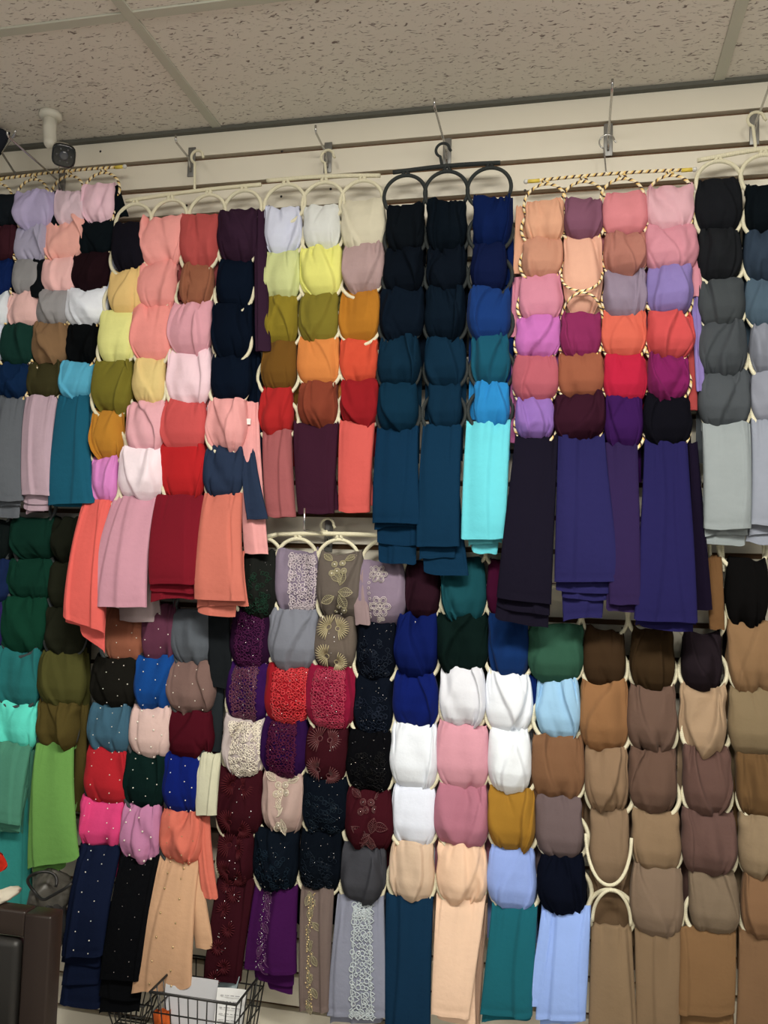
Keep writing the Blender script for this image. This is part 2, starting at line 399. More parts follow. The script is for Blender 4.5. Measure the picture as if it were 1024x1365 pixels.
ORD = ['top', 'second', 'third', 'fourth', 'fifth', 'sixth', 'seventh', 'eighth', 'ninth']
M_PEARL = mat('pearl', (0.80, 0.76, 0.68), 0.22, 0.0, spec=0.8)
M_GOLD = mat('pale_gold_bead', (0.62, 0.48, 0.26), 0.25, 0.6)
M_SILV = mat('silver_bead', (0.7, 0.7, 0.72), 0.2, 0.8)
M_TAG = mat('care_tag_white', (0.8, 0.8, 0.78), 0.7)

def pearls(S_, parent, spec, seed):
    """spec: list of (u, v) or ('grid', u0, u1, v0, v1, cols, rows)"""
    r = np.random.RandomState(seed); mb = MB()
    kind, m, rad, pts = spec
    for (u, v) in pts:
        p, a, b, n = S_(u, v, rad*.7); mb.sphere(p, rad*r.uniform(.85, 1.1), 8, 5)
    o = mb.build('pearl_beads' if kind == 'pearl' else 'beads', m, parent); o['kind'] = 'stuff'
def ringlet(mb, S_, u, v, rad, tr, off=.0012, n=9, petal=0):
    p, a, b, nn = S_(u, v, off); P = []
    for k in range(n):
        t = 2*math.pi*k/n; rr = rad*(1+.35*math.cos(petal*t)) if petal else rad
        P.append(p+a*rr*math.cos(t)+b*rr*math.sin(t))
    mb.tube(P, tr, 4, closed=True)
def lace(S_, parent, col, u0, u1, v0, v1, seed, dens=1.0, big=False, name='lace_panel', beads=None):
    r = np.random.RandomState(seed); mb = MB()
    p0, *_ = S_(u0, (v0+v1)/2); p1, *_ = S_(u1, (v0+v1)/2); q0, *_ = S_((u0+u1)/2, v0); q1, *_ = S_((u0+u1)/2, v1)
    W = np.linalg.norm(p1-p0); Hh = np.linalg.norm(q1-q0); st = (.0085 if not big else .012)/math.sqrt(dens)
    nx = max(2, int(W/st)); ny = max(2, int(Hh/st))
    for i in range(ny+1):
        for j in range(nx+1):
            u = u0+(u1-u0)*(j+r.uniform(-.3, .3))/nx; v = v0+(v1-v0)*(i+r.uniform(-.3, .3))/ny
            u = min(.97, max(.03, u)); v = min(.97, max(.03, v))
            ringlet(mb, S_, u, v, st*r.uniform(.42, .68), .0012, .0012+r.uniform(0, .0016), 9, r.choice([0, 0, 3, 4, 5]))
    for k in range(2):
        P = [S_(u0+(u1-u0)*k, v, .0015)[0] for v in np.linspace(v0, v1, 24)]; mb.tube(P, .0011, 5)
    o = mb.build(name, col, parent); o['kind'] = 'stuff'
    if beads:
        pearls(S_, parent, ('bead', beads, .0016, [(r.uniform(u0, u1), r.uniform(v0, v1)) for _ in range(int(14*dens))]), seed+1)
def leaf(mb, S_, u, v, ang, L, Wd, col=None):
    """embroidered leaf: outline, midrib and veins lying on the cloth"""
    p, a, b, n = S_(u, v, .0018); d = a*math.cos(ang)+b*math.sin(ang); e = np.cross(n, d)
    O = [p+d*L*t+e*Wd*math.sin(math.pi*t)*.5+n*.001*math.sin(math.pi*t) for t in np.linspace(0, 1, 8)]+[p+d*L*t-e*Wd*math.sin(math.pi*t)*.5 for t in np.linspace(1, 0, 8)[1:-1]]
    mb.tube(O, .0008, 4, closed=True); mb.tube([p, p+d*L], .0007, 4)
    for t in np.linspace(.12, .82, 7):
        for s in (-1, 1): mb.tube([p+d*L*t, p+d*L*min(1, t+.12)+s*e*Wd*.42*math.sin(math.pi*min(.97, t+.1))], .0006, 3, cap=False)
def fan(mb, S_, u, v, ang, rad, n=13, spread=2.6):
    p, a, b, nn = S_(u, v, .0016)
    for k in range(n):
        t = ang+spread*(k/(n-1)-.5); d = a*math.cos(t)+b*math.sin(t); mb.tube([p+d*rad*.22, p+d*rad*.7+nn*.0012, p+d*rad], [.0007, .0014, .0007], 4)
    ringlet(mb, S_, u, v, rad*.2, .001)
def flower(mb, S_, u, v, rad):
    p, a, b, nn = S_(u, v, .0018)
    for k in range(6):
        t = k*math.pi/3; d = a*math.cos(t)+b*math.sin(t); c = p+d*rad*.62; e = np.cross(nn, d)
        for s in (.40, .24): mb.tube([c+(d*math.cos(q)*rad*s*1.05+e*math.sin(q)*rad*s*.8) for q in np.linspace(0, 2*math.pi, 9)[:-1]], .0008, 4, closed=True)
    ringlet(mb, S_, u, v, rad*.16, .0011)

def lmat(h, px=None, py=None, sc=1.0):
    c = hexlin(h); lo = max(c) < .08; return mat('thread_'+h, [min(.85, x*sc) for x in c], 0.6 if lo else .45, spec=0.12 if lo else .5, sheen=0 if lo else .15)

def decorate(style, S_, par, seed, tail=False, px=500, py=900):
    r = np.random.RandomState(seed)
    if style.startswith('P'):            # scattered pearls
        n = {'P': 2, 'P1': 1}.get(style[:2] if style[:2] == 'P1' else 'P', 2)
        m = M_GOLD if 'g' in style else M_PEARL; rad = .0024 if 'b' in style else .0015
        if 'd' in style: m = M_SILV; rad = .0010
        pts = []
        if tail:
            for c_, u in enumerate((.32, .72)):
                for k in range(7): pts.append((u+r.uniform(-.02, .02), .04+.135*k+.06*c_))
        else:
            for c_, u in enumerate(((.3, .62) if 'n' not in style else (.45, .7))):
                for k in range(4): pts.append((u+r.uniform(-.05, .05), .08+.25*k+.1*(c_ % 2)))
            pts.append((.82, .5)); pts.append((.8, .9))
        pts = [(u, min(.95, v)) for u, v in pts]
        pearls(S_, par, ('pearl', m, rad, pts), seed)
    elif style.startswith('L'):          # L:hex:u0:u1  lace band
        _, h, u0, u1 = style.split(':')[:4]
        lace(S_, par, lmat(h), float(u0), float(u1), .06, .94 if not tail else .97, seed, 1.3 if not tail else 1.7, tail, 'lace_panel', M_SILV)
    elif style.startswith('F'):          # fans
        _, h = style.split(':')[:2]; mb = MB(); m = lmat(h)
        if tail:
            for k, v in enumerate(np.linspace(.08, .92, 7)):
                fan(mb, S_, .42+.12*((k % 2)*2-1), v, r.uniform(0, 6), .018, 15, 5.2)
        else:
            fan(mb, S_, .40, .25, 2.9, .030, 15, 3.4); fan(mb, S_, .58, .28, .3, .027, 15, 3.2); fan(mb, S_, .40, .68, 2.9, .030, 15, 3.4); fan(mb, S_, .58, .76, -.3, .026, 15, 3.2)
        o = mb.build('embroidered_applique', m, par); o['kind'] = 'stuff'
        pearls(S_, par, ('bead', M_SILV if 's' not in style.split(':')[0] else M_GOLD, .0014, [(r.uniform(.25, .8), r.uniform(.08, .95)) for _ in range(9 if not tail else 16)]), seed)
    elif style.startswith('W'):          # flowers and leaves with pearls
        _, h = style.split(':')[:2]; m = lmat(h); mb = MB()
        if tail:
            for k in range(9): leaf(mb, S_, .3+.12*((k % 2)), .05+.1*k, r.uniform(-2.0, -.6)+(k % 2)*.6, .026, .013)
            for k in range(40): ringlet(mb, S_, .22+r.uniform(0, .2), .04+.91*k/40, .0032, .0007)
            pp = [(.20+r.uniform(0, .24), .06+.88*k/60) for k in range(60)]
        else:
            for k in range(5): leaf(mb, S_, .5+r.uniform(-.05, .08), .52+r.uniform(-.1, .15), k*1.25+r.uniform(-.2, .2), .036, .020)
            for (u, v) in ((.45, .2), (.58, .18), (.5, .32), (.62, .32), (.42, .35), (.5, .75), (.6, .82), (.42, .86)): ringlet(mb, S_, u, v, .0070, .0013); ringlet(mb, S_, u, v, .0042, .0009)
            leaf(mb, S_, .4, .12, 2.6, .030, .015); leaf(mb, S_, .62, .12, .4, .030, .015)
            pp = [(.45, .2), (.58, .18), (.5, .32), (.62, .32), (.42, .35), (.5, .75), (.6, .82), (.42, .86), (.52, .9)]
        o = mb.build('embroidered_applique', m, par); o['kind'] = 'stuff'
        pearls(S_, par, ('pearl', M_GOLD if 'g' in style.split(':')[0] else M_SILV if 'd' in style.split(':')[0] else M_PEARL, .0012 if 'd' in style.split(':')[0] else .0021, pp), seed)
    elif style.startswith('D'):          # daisies
        _, h = style.split(':')[:2]; mb = MB()
        flower(mb, S_, .50, .26, .021); flower(mb, S_, .53, .66, .024)
        for k in range(12): ringlet(mb, S_, .36+.02*math.sin(k), .12+.065*k, .003, .0007)
        for k in range(12): ringlet(mb, S_, .48+r.uniform(0, .12), .84+r.uniform(-.04, .1), .004, .0007)
        o = mb.build('lace_flowers', lmat(h), par); o['kind'] = 'stuff'
    elif style.startswith('K'):          # dark fine beading
        m = M_SILV; pearls(S_, par, ('bead', m, .0009, [(r.uniform(.12, .88), r.uniform(.06, .95)) for _ in range(20)]), seed)
        mb = MB(); mm = lmat(style.split(':')[1])
        for k in range(60): ringlet(mb, S_, r.uniform(.15, .85), r.uniform(.35, .95), .005, .0008, .001, 8, r.choice([0, 3, 5]))
        o = mb.build('lace_panel', mm, par); o['kind'] = 'stuff'

# ------------------------------------------------------------------ display hooks and hangers
M_STEEL = mat('chromed_steel', (0.55, 0.55, 0.54), 0.25, 1.0)
M_PLATE = mat('zinc_plate', (0.28, 0.28, 0.27), 0.45, 0.8)
def cordmat(name, a, b, turns, hue):
    def bld(nt, bs):
        uv = nd(nt, 'ShaderNodeUVMap'); sp = nd(nt, 'ShaderNodeSeparateXYZ'); nt.links.new(uv.outputs[0], sp.inputs[0])
        mu = nd(nt, 'ShaderNodeMath', operation='MULTIPLY'); mu.inputs[1].default_value = turns; nt.links.new(sp.outputs[0], mu.inputs[0])
        ad = nd(nt, 'ShaderNodeMath', operation='ADD'); nt.links.new(mu.outputs[0], ad.inputs[0]); nt.links.new(sp.outputs[1], ad.inputs[1])
        fr = nd(nt, 'ShaderNodeMath', operation='FRACT'); nt.links.new(ad.outputs[0], fr.inputs[0])
        cr = nd(nt, 'ShaderNodeValToRGB'); cr.color_ramp.interpolation = 'CONSTANT'; e = cr.color_ramp.elements
        e[0].position = 0; e[0].color = (*a, 1); e[1].position = .55; e[1].color = (*b, 1)
        if hue: n = e.new(.3); n.color = (*hue, 1); n2 = e.new(.82); n2.color = (*a, 1)
        nt.links.new(fr.outputs[0], cr.inputs[0]); nt.links.new(cr.outputs[0], bs.inputs['Base Color'])
        pp = nd(nt, 'ShaderNodeMath', operation='PINGPONG'); pp.inputs[1].default_value = .5 if hue is None else .25; nt.links.new(ad.outputs[0], pp.inputs[0])
        bp = nd(nt, 'ShaderNodeBump'); bp.inputs['Strength'].default_value = .8; bp.inputs['Distance'].default_value = .0015
        nt.links.new(pp.outputs[0], bp.inputs['Height']); nt.links.new(bp.outputs[0], bs.inputs['Normal'])
    return mat(name, a, .7, build=bld)
M_CREAM = cordmat('cream_wrapped_cord', (.80, .76, .58), (.70, .65, .46), 400, None)
M_STRIPE = cordmat('striped_cord', (.84, .74, .50), (.045, .016, .018), 62, (.80, .55, .18))
M_DARK = cordmat('dark_wrapped_cord', (.022, .028, .028), (.012, .016, .017), 400, None)
M_SLATE = cordmat('slate_wrapped_cord', (.05, .06, .065), (.035, .042, .046), 400, None)
M_YEL = mat('yellow_tape', (.72, .55, .08), .6)
M_CLEAR = mat('clear_bead', (.6, .6, .58), .15, spec=.8)

def ring_mesh(rad, tr, m):
    mb = MB(); n = 44
    mb.tube([(rad*math.cos(2*math.pi*k/n), 0, rad*math.sin(2*math.pi*k/n)) for k in range(n)], tr, 8, closed=True)
    me = bpy.data.meshes.new('ring'); me.from_pydata(mb.v, [], mb.f); me.polygons.foreach_set('use_smooth', [True]*len(me.polygons))
    l = me.uv_layers.new(name='UVMap'); li = np.zeros(len(me.loops), dtype=np.int32); me.loops.foreach_get('vertex_index', li)
    l.data.foreach_set('uv', np.array(mb.uv, dtype=np.float32)[li].ravel()); me.materials.append(m); return me

def wall_hook(px, py, length, rise, label, tipup=.012, side=0.0, plate=True):
    p = at(px, py, -0.004); t = empty('display_hook', (p[0], 0, p[2]), label, 'hook', None)
    mb = MB(); mb.box((-.010, -.0035, -.042), (.010, -.0003, .036), .001); mb.sphere((0, -.004, -.02), .003, 8, 5)
    if plate: mb.build('plate', M_PLATE, t)
    mb = MB(); P = [(0, -.003, -.030), (0, -.012, -.014), (0, -.022, 0)]
    for k in range(1, 9): P.append((side*k/8, -.022-(length-.022)*k/8, rise*k/8))
    e = P[-1]; P += [(e[0], e[1]-.006, e[2]+.004), (e[0], e[1]-.008, e[2]+tipup+.004)]
    mb.tube(P, .0026, 8); mb.build('arm', M_STEEL, t)
    return t

SCARF_NO = [0]
HANGERS = {}
def hanger(key, label, group, m, y0, ring_top, cols, hook=None, bar=None, lean=0.0, tr=.0045, tail_out=.035, bulge=.030, hdesc='', hookmat=None, rad=None, bar_ends=None, skiprings=(), frontring=()):
    """ring_top: px of each column's first ring centre x; cols: list of columns; each cell (xl, xr, yt, yb, hex, desc[, style]); tails start with 'T'"""
    T = len(cols)
    # depth of the column plane at a pixel height
    ytop = min(c[0][2] for c in cols); ybot = max(c[-1][3] for c in cols)
    def yp(py): return y0-lean*max(0, py-ytop)/(ybot-ytop)
    hk = at(*hook, y0) if hook else at((cols[0][0][0]+cols[-1][0][1])/2, ytop-30, y0)
    root = empty('ring_scarf_hanger', hk, label, 'hanger')
    # ring radius from the column pitch
    cc = [(c[1][0]+c[1][1])/2 if len(c) > 1 else (c[0][0]+c[0][1])/2 for c in cols]
    pm = ytop+60
    if rad is None:
        pitch = np.mean([abs(at(cc[i+1], pm, y0)[0]-at(cc[i], pm, y0)[0]) for i in range(T-1)]); rad = pitch/2+.0005
    me = ring_mesh(rad, tr, m)
    tops = []
    for ci, col in enumerate(cols):
        rr = random.Random(ci*7+len(label))
        # ring positions: bottoms just under the top line of every cell
        for k, cell in enumerate(col):
            c = cell[1:] if cell[0] == 'T' else cell
            xm = (c[0]+c[1])/2
            if k == 0:
                
                if bar:
                    (xa_, ya_), (xb_, yb__) = bar; ty = ya_+(yb__-ya_)*(ring_top[ci]-xa_)/(xb_-xa_)+5; b = at(ring_top[ci], ty, yp(c[2])); b[2] -= 2*rad
                else: b = at(ring_top[ci], c[2]+14, yp(c[2]))
            else:
                pc = col[k-1]; xm = ((pc[0]+pc[1])/2*.35+(c[0]+c[1])/2*.65); b = at(xm, c[2]+12, yp(c[2]))
            if (ci, k) in skiprings: continue
            yy = b[1] - (.034 if (ci, k) in frontring else 0)
            o = bpy.data.objects.new('ring', me); C.objects.link(o); o.parent = root
            o.location = (b[0]-hk[0], yy-.003-hk[1], b[2]+rad-.001-hk[2]); o.rotation_euler = (rr.uniform(-.09, .0), 0, rr.uniform(-.06, .06))
            o.scale = (1, 1, 1)
            if k == 0: tops.append(np.array([b[0], b[1], b[2]+2*rad]))
        # scarves
        for k, cell in enumerate(col):
            SCARF_NO[0] += 1; seed = SCARF_NO[0]*13+5
            tail = cell[0] == 'T'; c = cell[1:] if tail else cell
            n = k
            pos = (ORD[k]+' down' if k else 'top one')
            if tail: pos = 'hanging at foot'
            cn = {2: ['left', 'right'], 3: ['left', 'middle', 'right'], 4: ['leftmost', 'second', 'third', 'rightmost']}[T][ci]
            if not tail:
                xl, xr, yt, yb, hx, desc = c[:6]; style = c[6] if len(c) > 6 else ''
                lab = f'{desc} scarf, {pos}, {cn} column of {hdesc}'
                y = yp(yt); yB = yp(yb)
                A = at((xl+xr)/2 if k == 0 else ((xl+xr)/2*.65+(col[k-1][0]+col[k-1][1])/2*.35), yt, y); Bc = at((xl+xr)/2, yb+1, yB)
                wl = at(xl, (yt+yb)/2, (y+yB)/2)[0]; wr = at(xr, (yt+yb)/2, (y+yB)/2)[0]; wid = (wr-wl)*1.02
                bl = bulge*rng.uniform(.85, 1.12)
                P, nr, nu = cell_geo((A[0], A[2]-.004), (Bc[0], Bc[2]), wid, y, bl, seed)
                P[nr:, :, 1] += (yB-y)*np.linspace(0, 1, P.shape[0]-nr)[:, None]
                org = np.array([A[0], y, A[2]])
                colr = dye(hx, (xl+xr)/2, (yt+yb)/2); m_ = fabric(colr)
                V = (P-org).reshape(-1, 3); Fs = grid_faces(nu, P.shape[0])
                o = mesh_obj('scarf', V, Fs, m_); o.location = org
                tag(o, lab, 'scarf', group)
                dp = drape_geo(A[0]+(Bc[0]-A[0])*.5, A[2]-.006, wid*1.0, y+.016+.004*(k % 3), (A[2]-Bc[2])*(1.5 if k < len(col)-1 else 1.2), seed)
                d = mesh_obj('back_drape', (dp-org).reshape(-1, 3), grid_faces(18, 8), m_, o)
                if style:
                    Sf = Surf(P[nr:-4, 6:-6]-org); decorate(style, Sf, o, seed, False)
                HANGERS[(key, ci, k)] = (o, org, m_)
            else:
                xlt, xrt, yt, xlb, xrb, yb, hx, desc = c[:8]; style = c[8] if len(c) > 8 else ''
                opt = c[9] if len(c) > 9 else {}
                lab = f'long {desc} scarf at foot of {cn} column, {hdesc}'
                y = yp(yt)-.004; yB = y-tail_out*opt.get('out', 1)
                ytl = opt.get('ytl', yt); ytr = opt.get('ytr', yt); ybl = opt.get('ybl', yb); ybr = opt.get('ybr', yb)
                pts = [at(xlt, ytl, y), at(xrt, ytr, y), at(xlb, ybl, yB), at(xrb, ybr, yB)]
                org = (pts[0]+pts[1])/2; m_ = fabric(dye(hx, (xlt+xrt)/2, (yt+yb)/2, 1.06))
                th = opt.get('thick', .014)
                P, back, nr, nf = tail_geo(pts, y, yB, th, seed, opt.get('sag', .001), amp=opt.get('amp', 1))
                mb = MB(); q = grid_faces(nf, P.shape[0]); mb.add((P-org).reshape(-1, 3), q); mb.add((back-org).reshape(-1, 3), grid_faces(nf, back.shape[0]))
                # folded layers showing below the front hem
                lay = opt.get('layers', [(2, -3, 5), (6, -2, 9)])
                for i, (dl, dr, dy) in enumerate(lay):
                    f_ = .55
                    yi = y+.004+.006*(i+1); yBi = yB+.002+.0065*(i+1)
                    tl_ = [(-3, 2), (3, -2), (-2, 3)][(i+seed) % 3]
                    p2 = [pts[0]*(1-f_)+pts[2]*f_, pts[1]*(1-f_)+pts[3]*f_, at(xlb+dl, ybl+dy+tl_[0], yBi), at(xrb+dr, ybr+dy+tl_[1], yBi)]
                    p2[0] = p2[0]+(p2[1]-p2[0])*.05; p2[1] = p2[1]+(p2[0]-p2[1])*.05
                    P2, b2, n2, nf2 = tail_geo(p2, yi*(1-f_)+yBi*f_, yBi, .006, seed+i+1, [.004, -.003, .006][(i+seed) % 3], amp=.6, roll=False)
                    mb.add((P2-org).reshape(-1, 3), grid_faces(nf2, P2.shape[0])); mb.add((b2-org).reshape(-1, 3), grid_faces(nf2, b2.shape[0]))
                o = mesh_obj('scarf', mb.v, mb.f, m_); o.location = org; tag(o, lab, 'scarf', group)
                if style:
                    Sf = Surf(P[nr:, 5:-5]-org); decorate(style, Sf, o, seed, True)
                HANGERS[(key, ci, k)] = (o, org, m_)
    # bar across the top rings and hook over the wall arm
    if bar:
        (xa, ya), (xb, yb_) = bar
        a = at(xa, ya, y0)-hk; b = at(xb, yb_, y0)-hk
        mb = MB(); mid = (a+b)/2; mb.tube([a+(b-a)*t+np.array([0, 0, .004*math.sin(math.pi*t)]) for t in np.linspace(0, 1, 24)], tr*1.15, 8)
        mb.build('bar', m, root)
        if bar_ends == 'yellow':
            mb = MB()
            d = (b-a)/np.linalg.norm(b-a)
            for q0, q1, qs in ((a+d*.002, a+d*.028, a-d*.003), (b-d*.024, b-d*.002, b+d*.003)):
                mb = MB(); mb.tube([q0, q1], tr*1.3, 8); mb.build('tape', M_YEL, root)
                mb = MB(); mb.sphere(qs, .0055, 10, 8); mb.build('end_bead', M_CLEAR, root)
        # short ties between bar and rings
        for t in tops:
            mb = MB(); q = t-hk; tt = np.clip((q[0]-a[0])/(b[0]-a[0]+1e-9), 0, 1); pb = a+(b-a)*tt; pb[2] += .004*math.sin(math.pi*tt)
            V_ = [q+np.array([-.008, 0, -.002]), pb+np.array([-.003, 0, 0]), pb+np.array([.003, 0, 0]), q+np.array([.008, 0, -.002])]
            mb.tube(V_, tr*.95, 6); mb.build('tie', m, root)
    if hook:
        mb = MB(); hz = at(hook[0], hook[1], y0)-hk
        base = np.array([0, 0, 0.0])
        if bar:
            tt = np.clip((0-a[0])/(b[0]-a[0]), 0, 1); base = a+(b-a)*tt; base[2] += .004*math.sin(math.pi*tt)
        rh = .016; cen = np.array([0.0, 0, .0])
        P = [base, base+np.array([-.001, 0, .006])]
        P += [cen+np.array([rh*math.cos(t), .004*math.sin(t*.5), rh*math.sin(t)]) for t in np.linspace(math.radians(250), math.radians(0), 16)]
        P.append(P[-1]+np.array([.004, -.002, -.006]))
        mb.tube(P, tr*.75 if hookmat is None else .0017, 8); mb.build('hook', hookmat or m, root)
    return root

def flap(key, pts6, yt, yb, hx=None, seed=1, name='loose_end', thick=.006, hue_at=None, sag=.002):
    """a loose end of the same scarf hanging beside its column: (xl_t, xr_t, y_t, xl_b, xr_b, y_b) at depths yt, yb"""
    o, org, m_ = HANGERS[key]
    xl, xr, y1, xl2, xr2, y2 = pts6
    pts = [at(xl, y1, yt), at(xr, y1, yt), at(xl2, y2, yb), at(xr2, y2, yb)]
    P, back, nr, nf = tail_geo(pts, yt, yb, thick, seed, sag, amp=.7, roll=False)
    mb = MB(); mb.add((P-org).reshape(-1, 3), grid_faces(nf, P.shape[0])); mb.add((back-org).reshape(-1, 3), grid_faces(nf, back.shape[0]))
    m2 = fabric(dye(hx, (xl+xr)/2, (y1+y2)/2, 1.12)) if hx else m_
    c = mesh_obj(name, mb.v, mb.f, m2, o)
    return c

# ------------------------------------------------------------------ wall arms
wall_hook(82, 244, .22, .012, 'long steel display hook on the wall beside the security camera')
wall_hook(255, 214, .085, .004, 'steel display hook above the hanger ending in mauve and crimson scarf ends')
wall_hook(437, 208, .10, .006, 'steel display hook above the hanger with white and yellow scarves')
wall_hook(596, 203, .19, .006, 'steel display hook holding the black hanger of navy scarves')
wall_hook(811, 184, .19, .008, 'steel display hook holding the striped cord hanger of pink scarves')
wall_hook(1006, 168, .14, .006, 'steel display hook at the upper right with its tip rising past the top slat')
wall_hook(438, 712, .155, .0, 'steel display hook below the plum scarf end above lace scarves', side=-.01, tipup=.045)
wall_hook(929, 655, .05, .0, 'short hook glimpsed between indigo and pale grey scarf ends')

# ------------------------------------------------------------------ hangers and scarves, positions read in the 1024 x 1365 frame
hanger('H1', 'striped cord ring hanger hung under the security camera', 'g', M_STRIPE, -.055, [-4, 45, 92, 138], [
 [(-28, 28, 260, 306, '171b1e', 'black'), (-30, 24, 305, 349, '3a1a20', 'dark maroon'), (-34, 18, 346, 396, '0f2350', 'navy blue'), (-38, 14, 392, 440, 'c2c4cc', 'pale grey'), (-42, 6, 436, 488, 'b9babf', 'silver grey'), (-46, 2, 484, 532, '20242a', 'charcoal'), ('T', -46, -4, 530, -60, -8, 672, '4a4e50', 'charcoal grey')],
 [(22, 76, 256, 307, '8f8398', 'lavender grey'), (20, 66, 303, 351, '8b8490', 'pale mauve grey'), (18, 60, 346, 396, '78746f', 'stone grey'), (11, 55, 391, 438, 'c79c90', 'dusty peach'), (3, 48, 432, 489, '17392f', 'dark green'), (-4, 40, 485, 532, '102a4a', 'dark navy'), ('T', -6, 35, 529, -14, 32, 668, '585a5b', 'slate grey', '', {'layers': [(2, -4, 8), (4, -6, 18)]})],
 [(76, 117, 257, 304, 'b79c9d', 'greyish pink'), (58, 112, 293, 349, 'cd8d7c', 'peach'), (59, 104, 345, 394, 'd39d92', 'pale peach'), (50, 93, 390, 437, '7d7873', 'warm grey'), (44, 92, 431, 488, '6f5336', 'brown'), (36, 86, 482, 532, '3f3a1f', 'dark olive'), ('T', 36, 77, 531, 31, 71, 660, 'ab8f93', 'mauve grey', '', {'layers': [(0, -3, 9), (1, -6, 19), (4, -12, 24)]})],
 [(112, 154, 247, 299, 'c9a2a5', 'pale pink'), (106, 153, 295, 343, '0d1417', 'black'), (98, 147, 340, 390, '221014', 'blackish maroon'), (88, 143, 385, 436, 'cccbd8', 'white lilac'), (90, 133, 433, 487, '0a0c0d', 'jet black'), (81, 125, 483, 533, '53a8be', 'turquoise'), ('T', 79, 121, 530, 65, 127, 670, '1c6a80', 'teal blue', '', {'layers': [(6, 1, 2)], 'ybl': 674})],
 ], hook=(84, 224), bar=((-10, 240), (165, 222)), hdesc='striped hanger under security camera', bar_ends='yellow', hookmat=M_STEEL, tr=.0034, bulge=.026)
flap(('H1', 3, 1), (140, 160, 247, 152, 172, 288), -.045, -.06, '0d1417', 3)
flap(('H1', 1, 2), (40, 62, 344, 42, 60, 396), -.055, -.072, '101416', 4)
flap(('H1', 1, 0), (68, 84, 255, 66, 80, 305), -.05, -.06, '0f1518', 5)
flap(('H1', 2, 0), (108, 120, 255, 108, 120, 300), -.05, -.06, '0f1518', 6)
flap(('H1', 3, 3), (150, 162, 300, 142, 158, 400), -.045, -.05, 'b9bac4', 7)
flap(('H1', 3, 6), (118, 127, 533, 118, 128, 660), -.05, -.06, '53a8be', 8)

hanger('H2', 'cream cord ring hanger with four columns ending in mauve, crimson and terracotta', 'g', M_CREAM, -.062, [180, 227, 278, 325], [
 [(152, 196, 299, 364, '17151c', 'black'), (146, 193, 359, 420, 'd3ad66', 'golden tan'), (132, 183, 415, 486, 'd5cf78', 'light yellow'), (125, 178, 481, 551, '7e7320', 'olive'), (123, 165, 547, 613, 'bb7c1c', 'mustard'), (124, 158, 609, 672, 'cb78ae', 'orchid pink'), ('T', 112, 150, 668, 86, 140, 818, 'e45f52', 'coral', '', {'ybr': 845, 'layers': [(2, 0, 6), (22, 0, 22)]})],
 [(188, 246, 288, 356, 'dd8d80', 'salmon pink'), (185, 237, 350, 413, 'de8b7e', 'salmon'), (176, 232, 406, 484, 'e78a7c', 'bright salmon'), (180, 222, 480, 542, 'd9bb72', 'pale gold'), (168, 221, 537, 605, 'dd9f9f', 'powder pink'), (160, 219, 598, 669, 'f3dcd8', 'palest pink'), ('T', 152, 210, 664, 114, 196, 809, 'c78c94', 'mauve pink', '', {'layers': []})],
 [(242, 295, 287, 358, 'b64b44', 'brick red'), (242, 285, 354, 412, '8a5338', 'chestnut brown'), (227, 284, 405, 474, 'd8969a', 'dusty pink'), (222, 283, 467, 540, 'f2cbca', 'pale pink'), (216, 275, 535, 604, 'd0504b', 'coral red'), (214, 275, 588, 668, 'c01c1e', 'scarlet'), ('T', 209, 274, 663, 200, 263, 778, '8c1726', 'crimson', '', {'layers': [(0, -1, 10), (1, -2, 22)]})],
 [(293, 346, 281, 351, '3b2233', 'dark plum'), (290, 338, 347, 412, '0c1726', 'blue black'), (284, 336, 407, 480, '0b1625', 'midnight navy'), (283, 335, 474, 538, '0c1828', 'darkest navy'), (275, 330, 533, 603, 'eda096', 'peach pink'), (273, 327, 594, 667, '34425a', 'slate blue'), ('T', 273, 324, 660, 260, 328, 795, 'd4725b', 'terracotta', '', {'ybl': 798, 'ybr': 800, 'layers': [(3, 4, 10), (4, -14, 18)]})],
 ], hook=(262, 208), bar=((168, 268), (348, 246)), hdesc='cream hanger ending in mauve and crimson', tail_out=.06, lean=.02)
flap(('H2', 3, 0), (340, 355, 282, 341, 362, 468), -.065, -.075, None, 11, thick=.008)
flap(('H2', 3, 5), (322, 340, 598, 330, 358, 692), -.075, -.10, None, 12, thick=.01)
flap(('H2', 3, 4), (318, 345, 536, 326, 358, 738), -.065, -.085, None, 13, thick=.008)
flap(('H2', 3, 3), (332, 348, 470, 334, 352, 640), -.055, -.06, None, 14, thick=.006)
flap(('H2', 1, 6), (158, 205, 700, 160, 216, 828), -.06, -.075, 'a08b84', 15, name='under_layer')
flap(('H2', 2, 0), (238, 300, 330, 236, 298, 400), -.045, -.048, 'a04a48', 16)
mb = MB(); p = at(331, 562, -.085); mb.box((p[0]-.006, p[1]-.001, p[2]-.007), (p[0]+.006, p[1]+.001, p[2]+.007)); o = HANGERS[('H2', 3, 4)][0]
g_ = mb.build('care_tag', M_TAG, None, False); g_.parent = o; g_.location = -Vector(o.location)

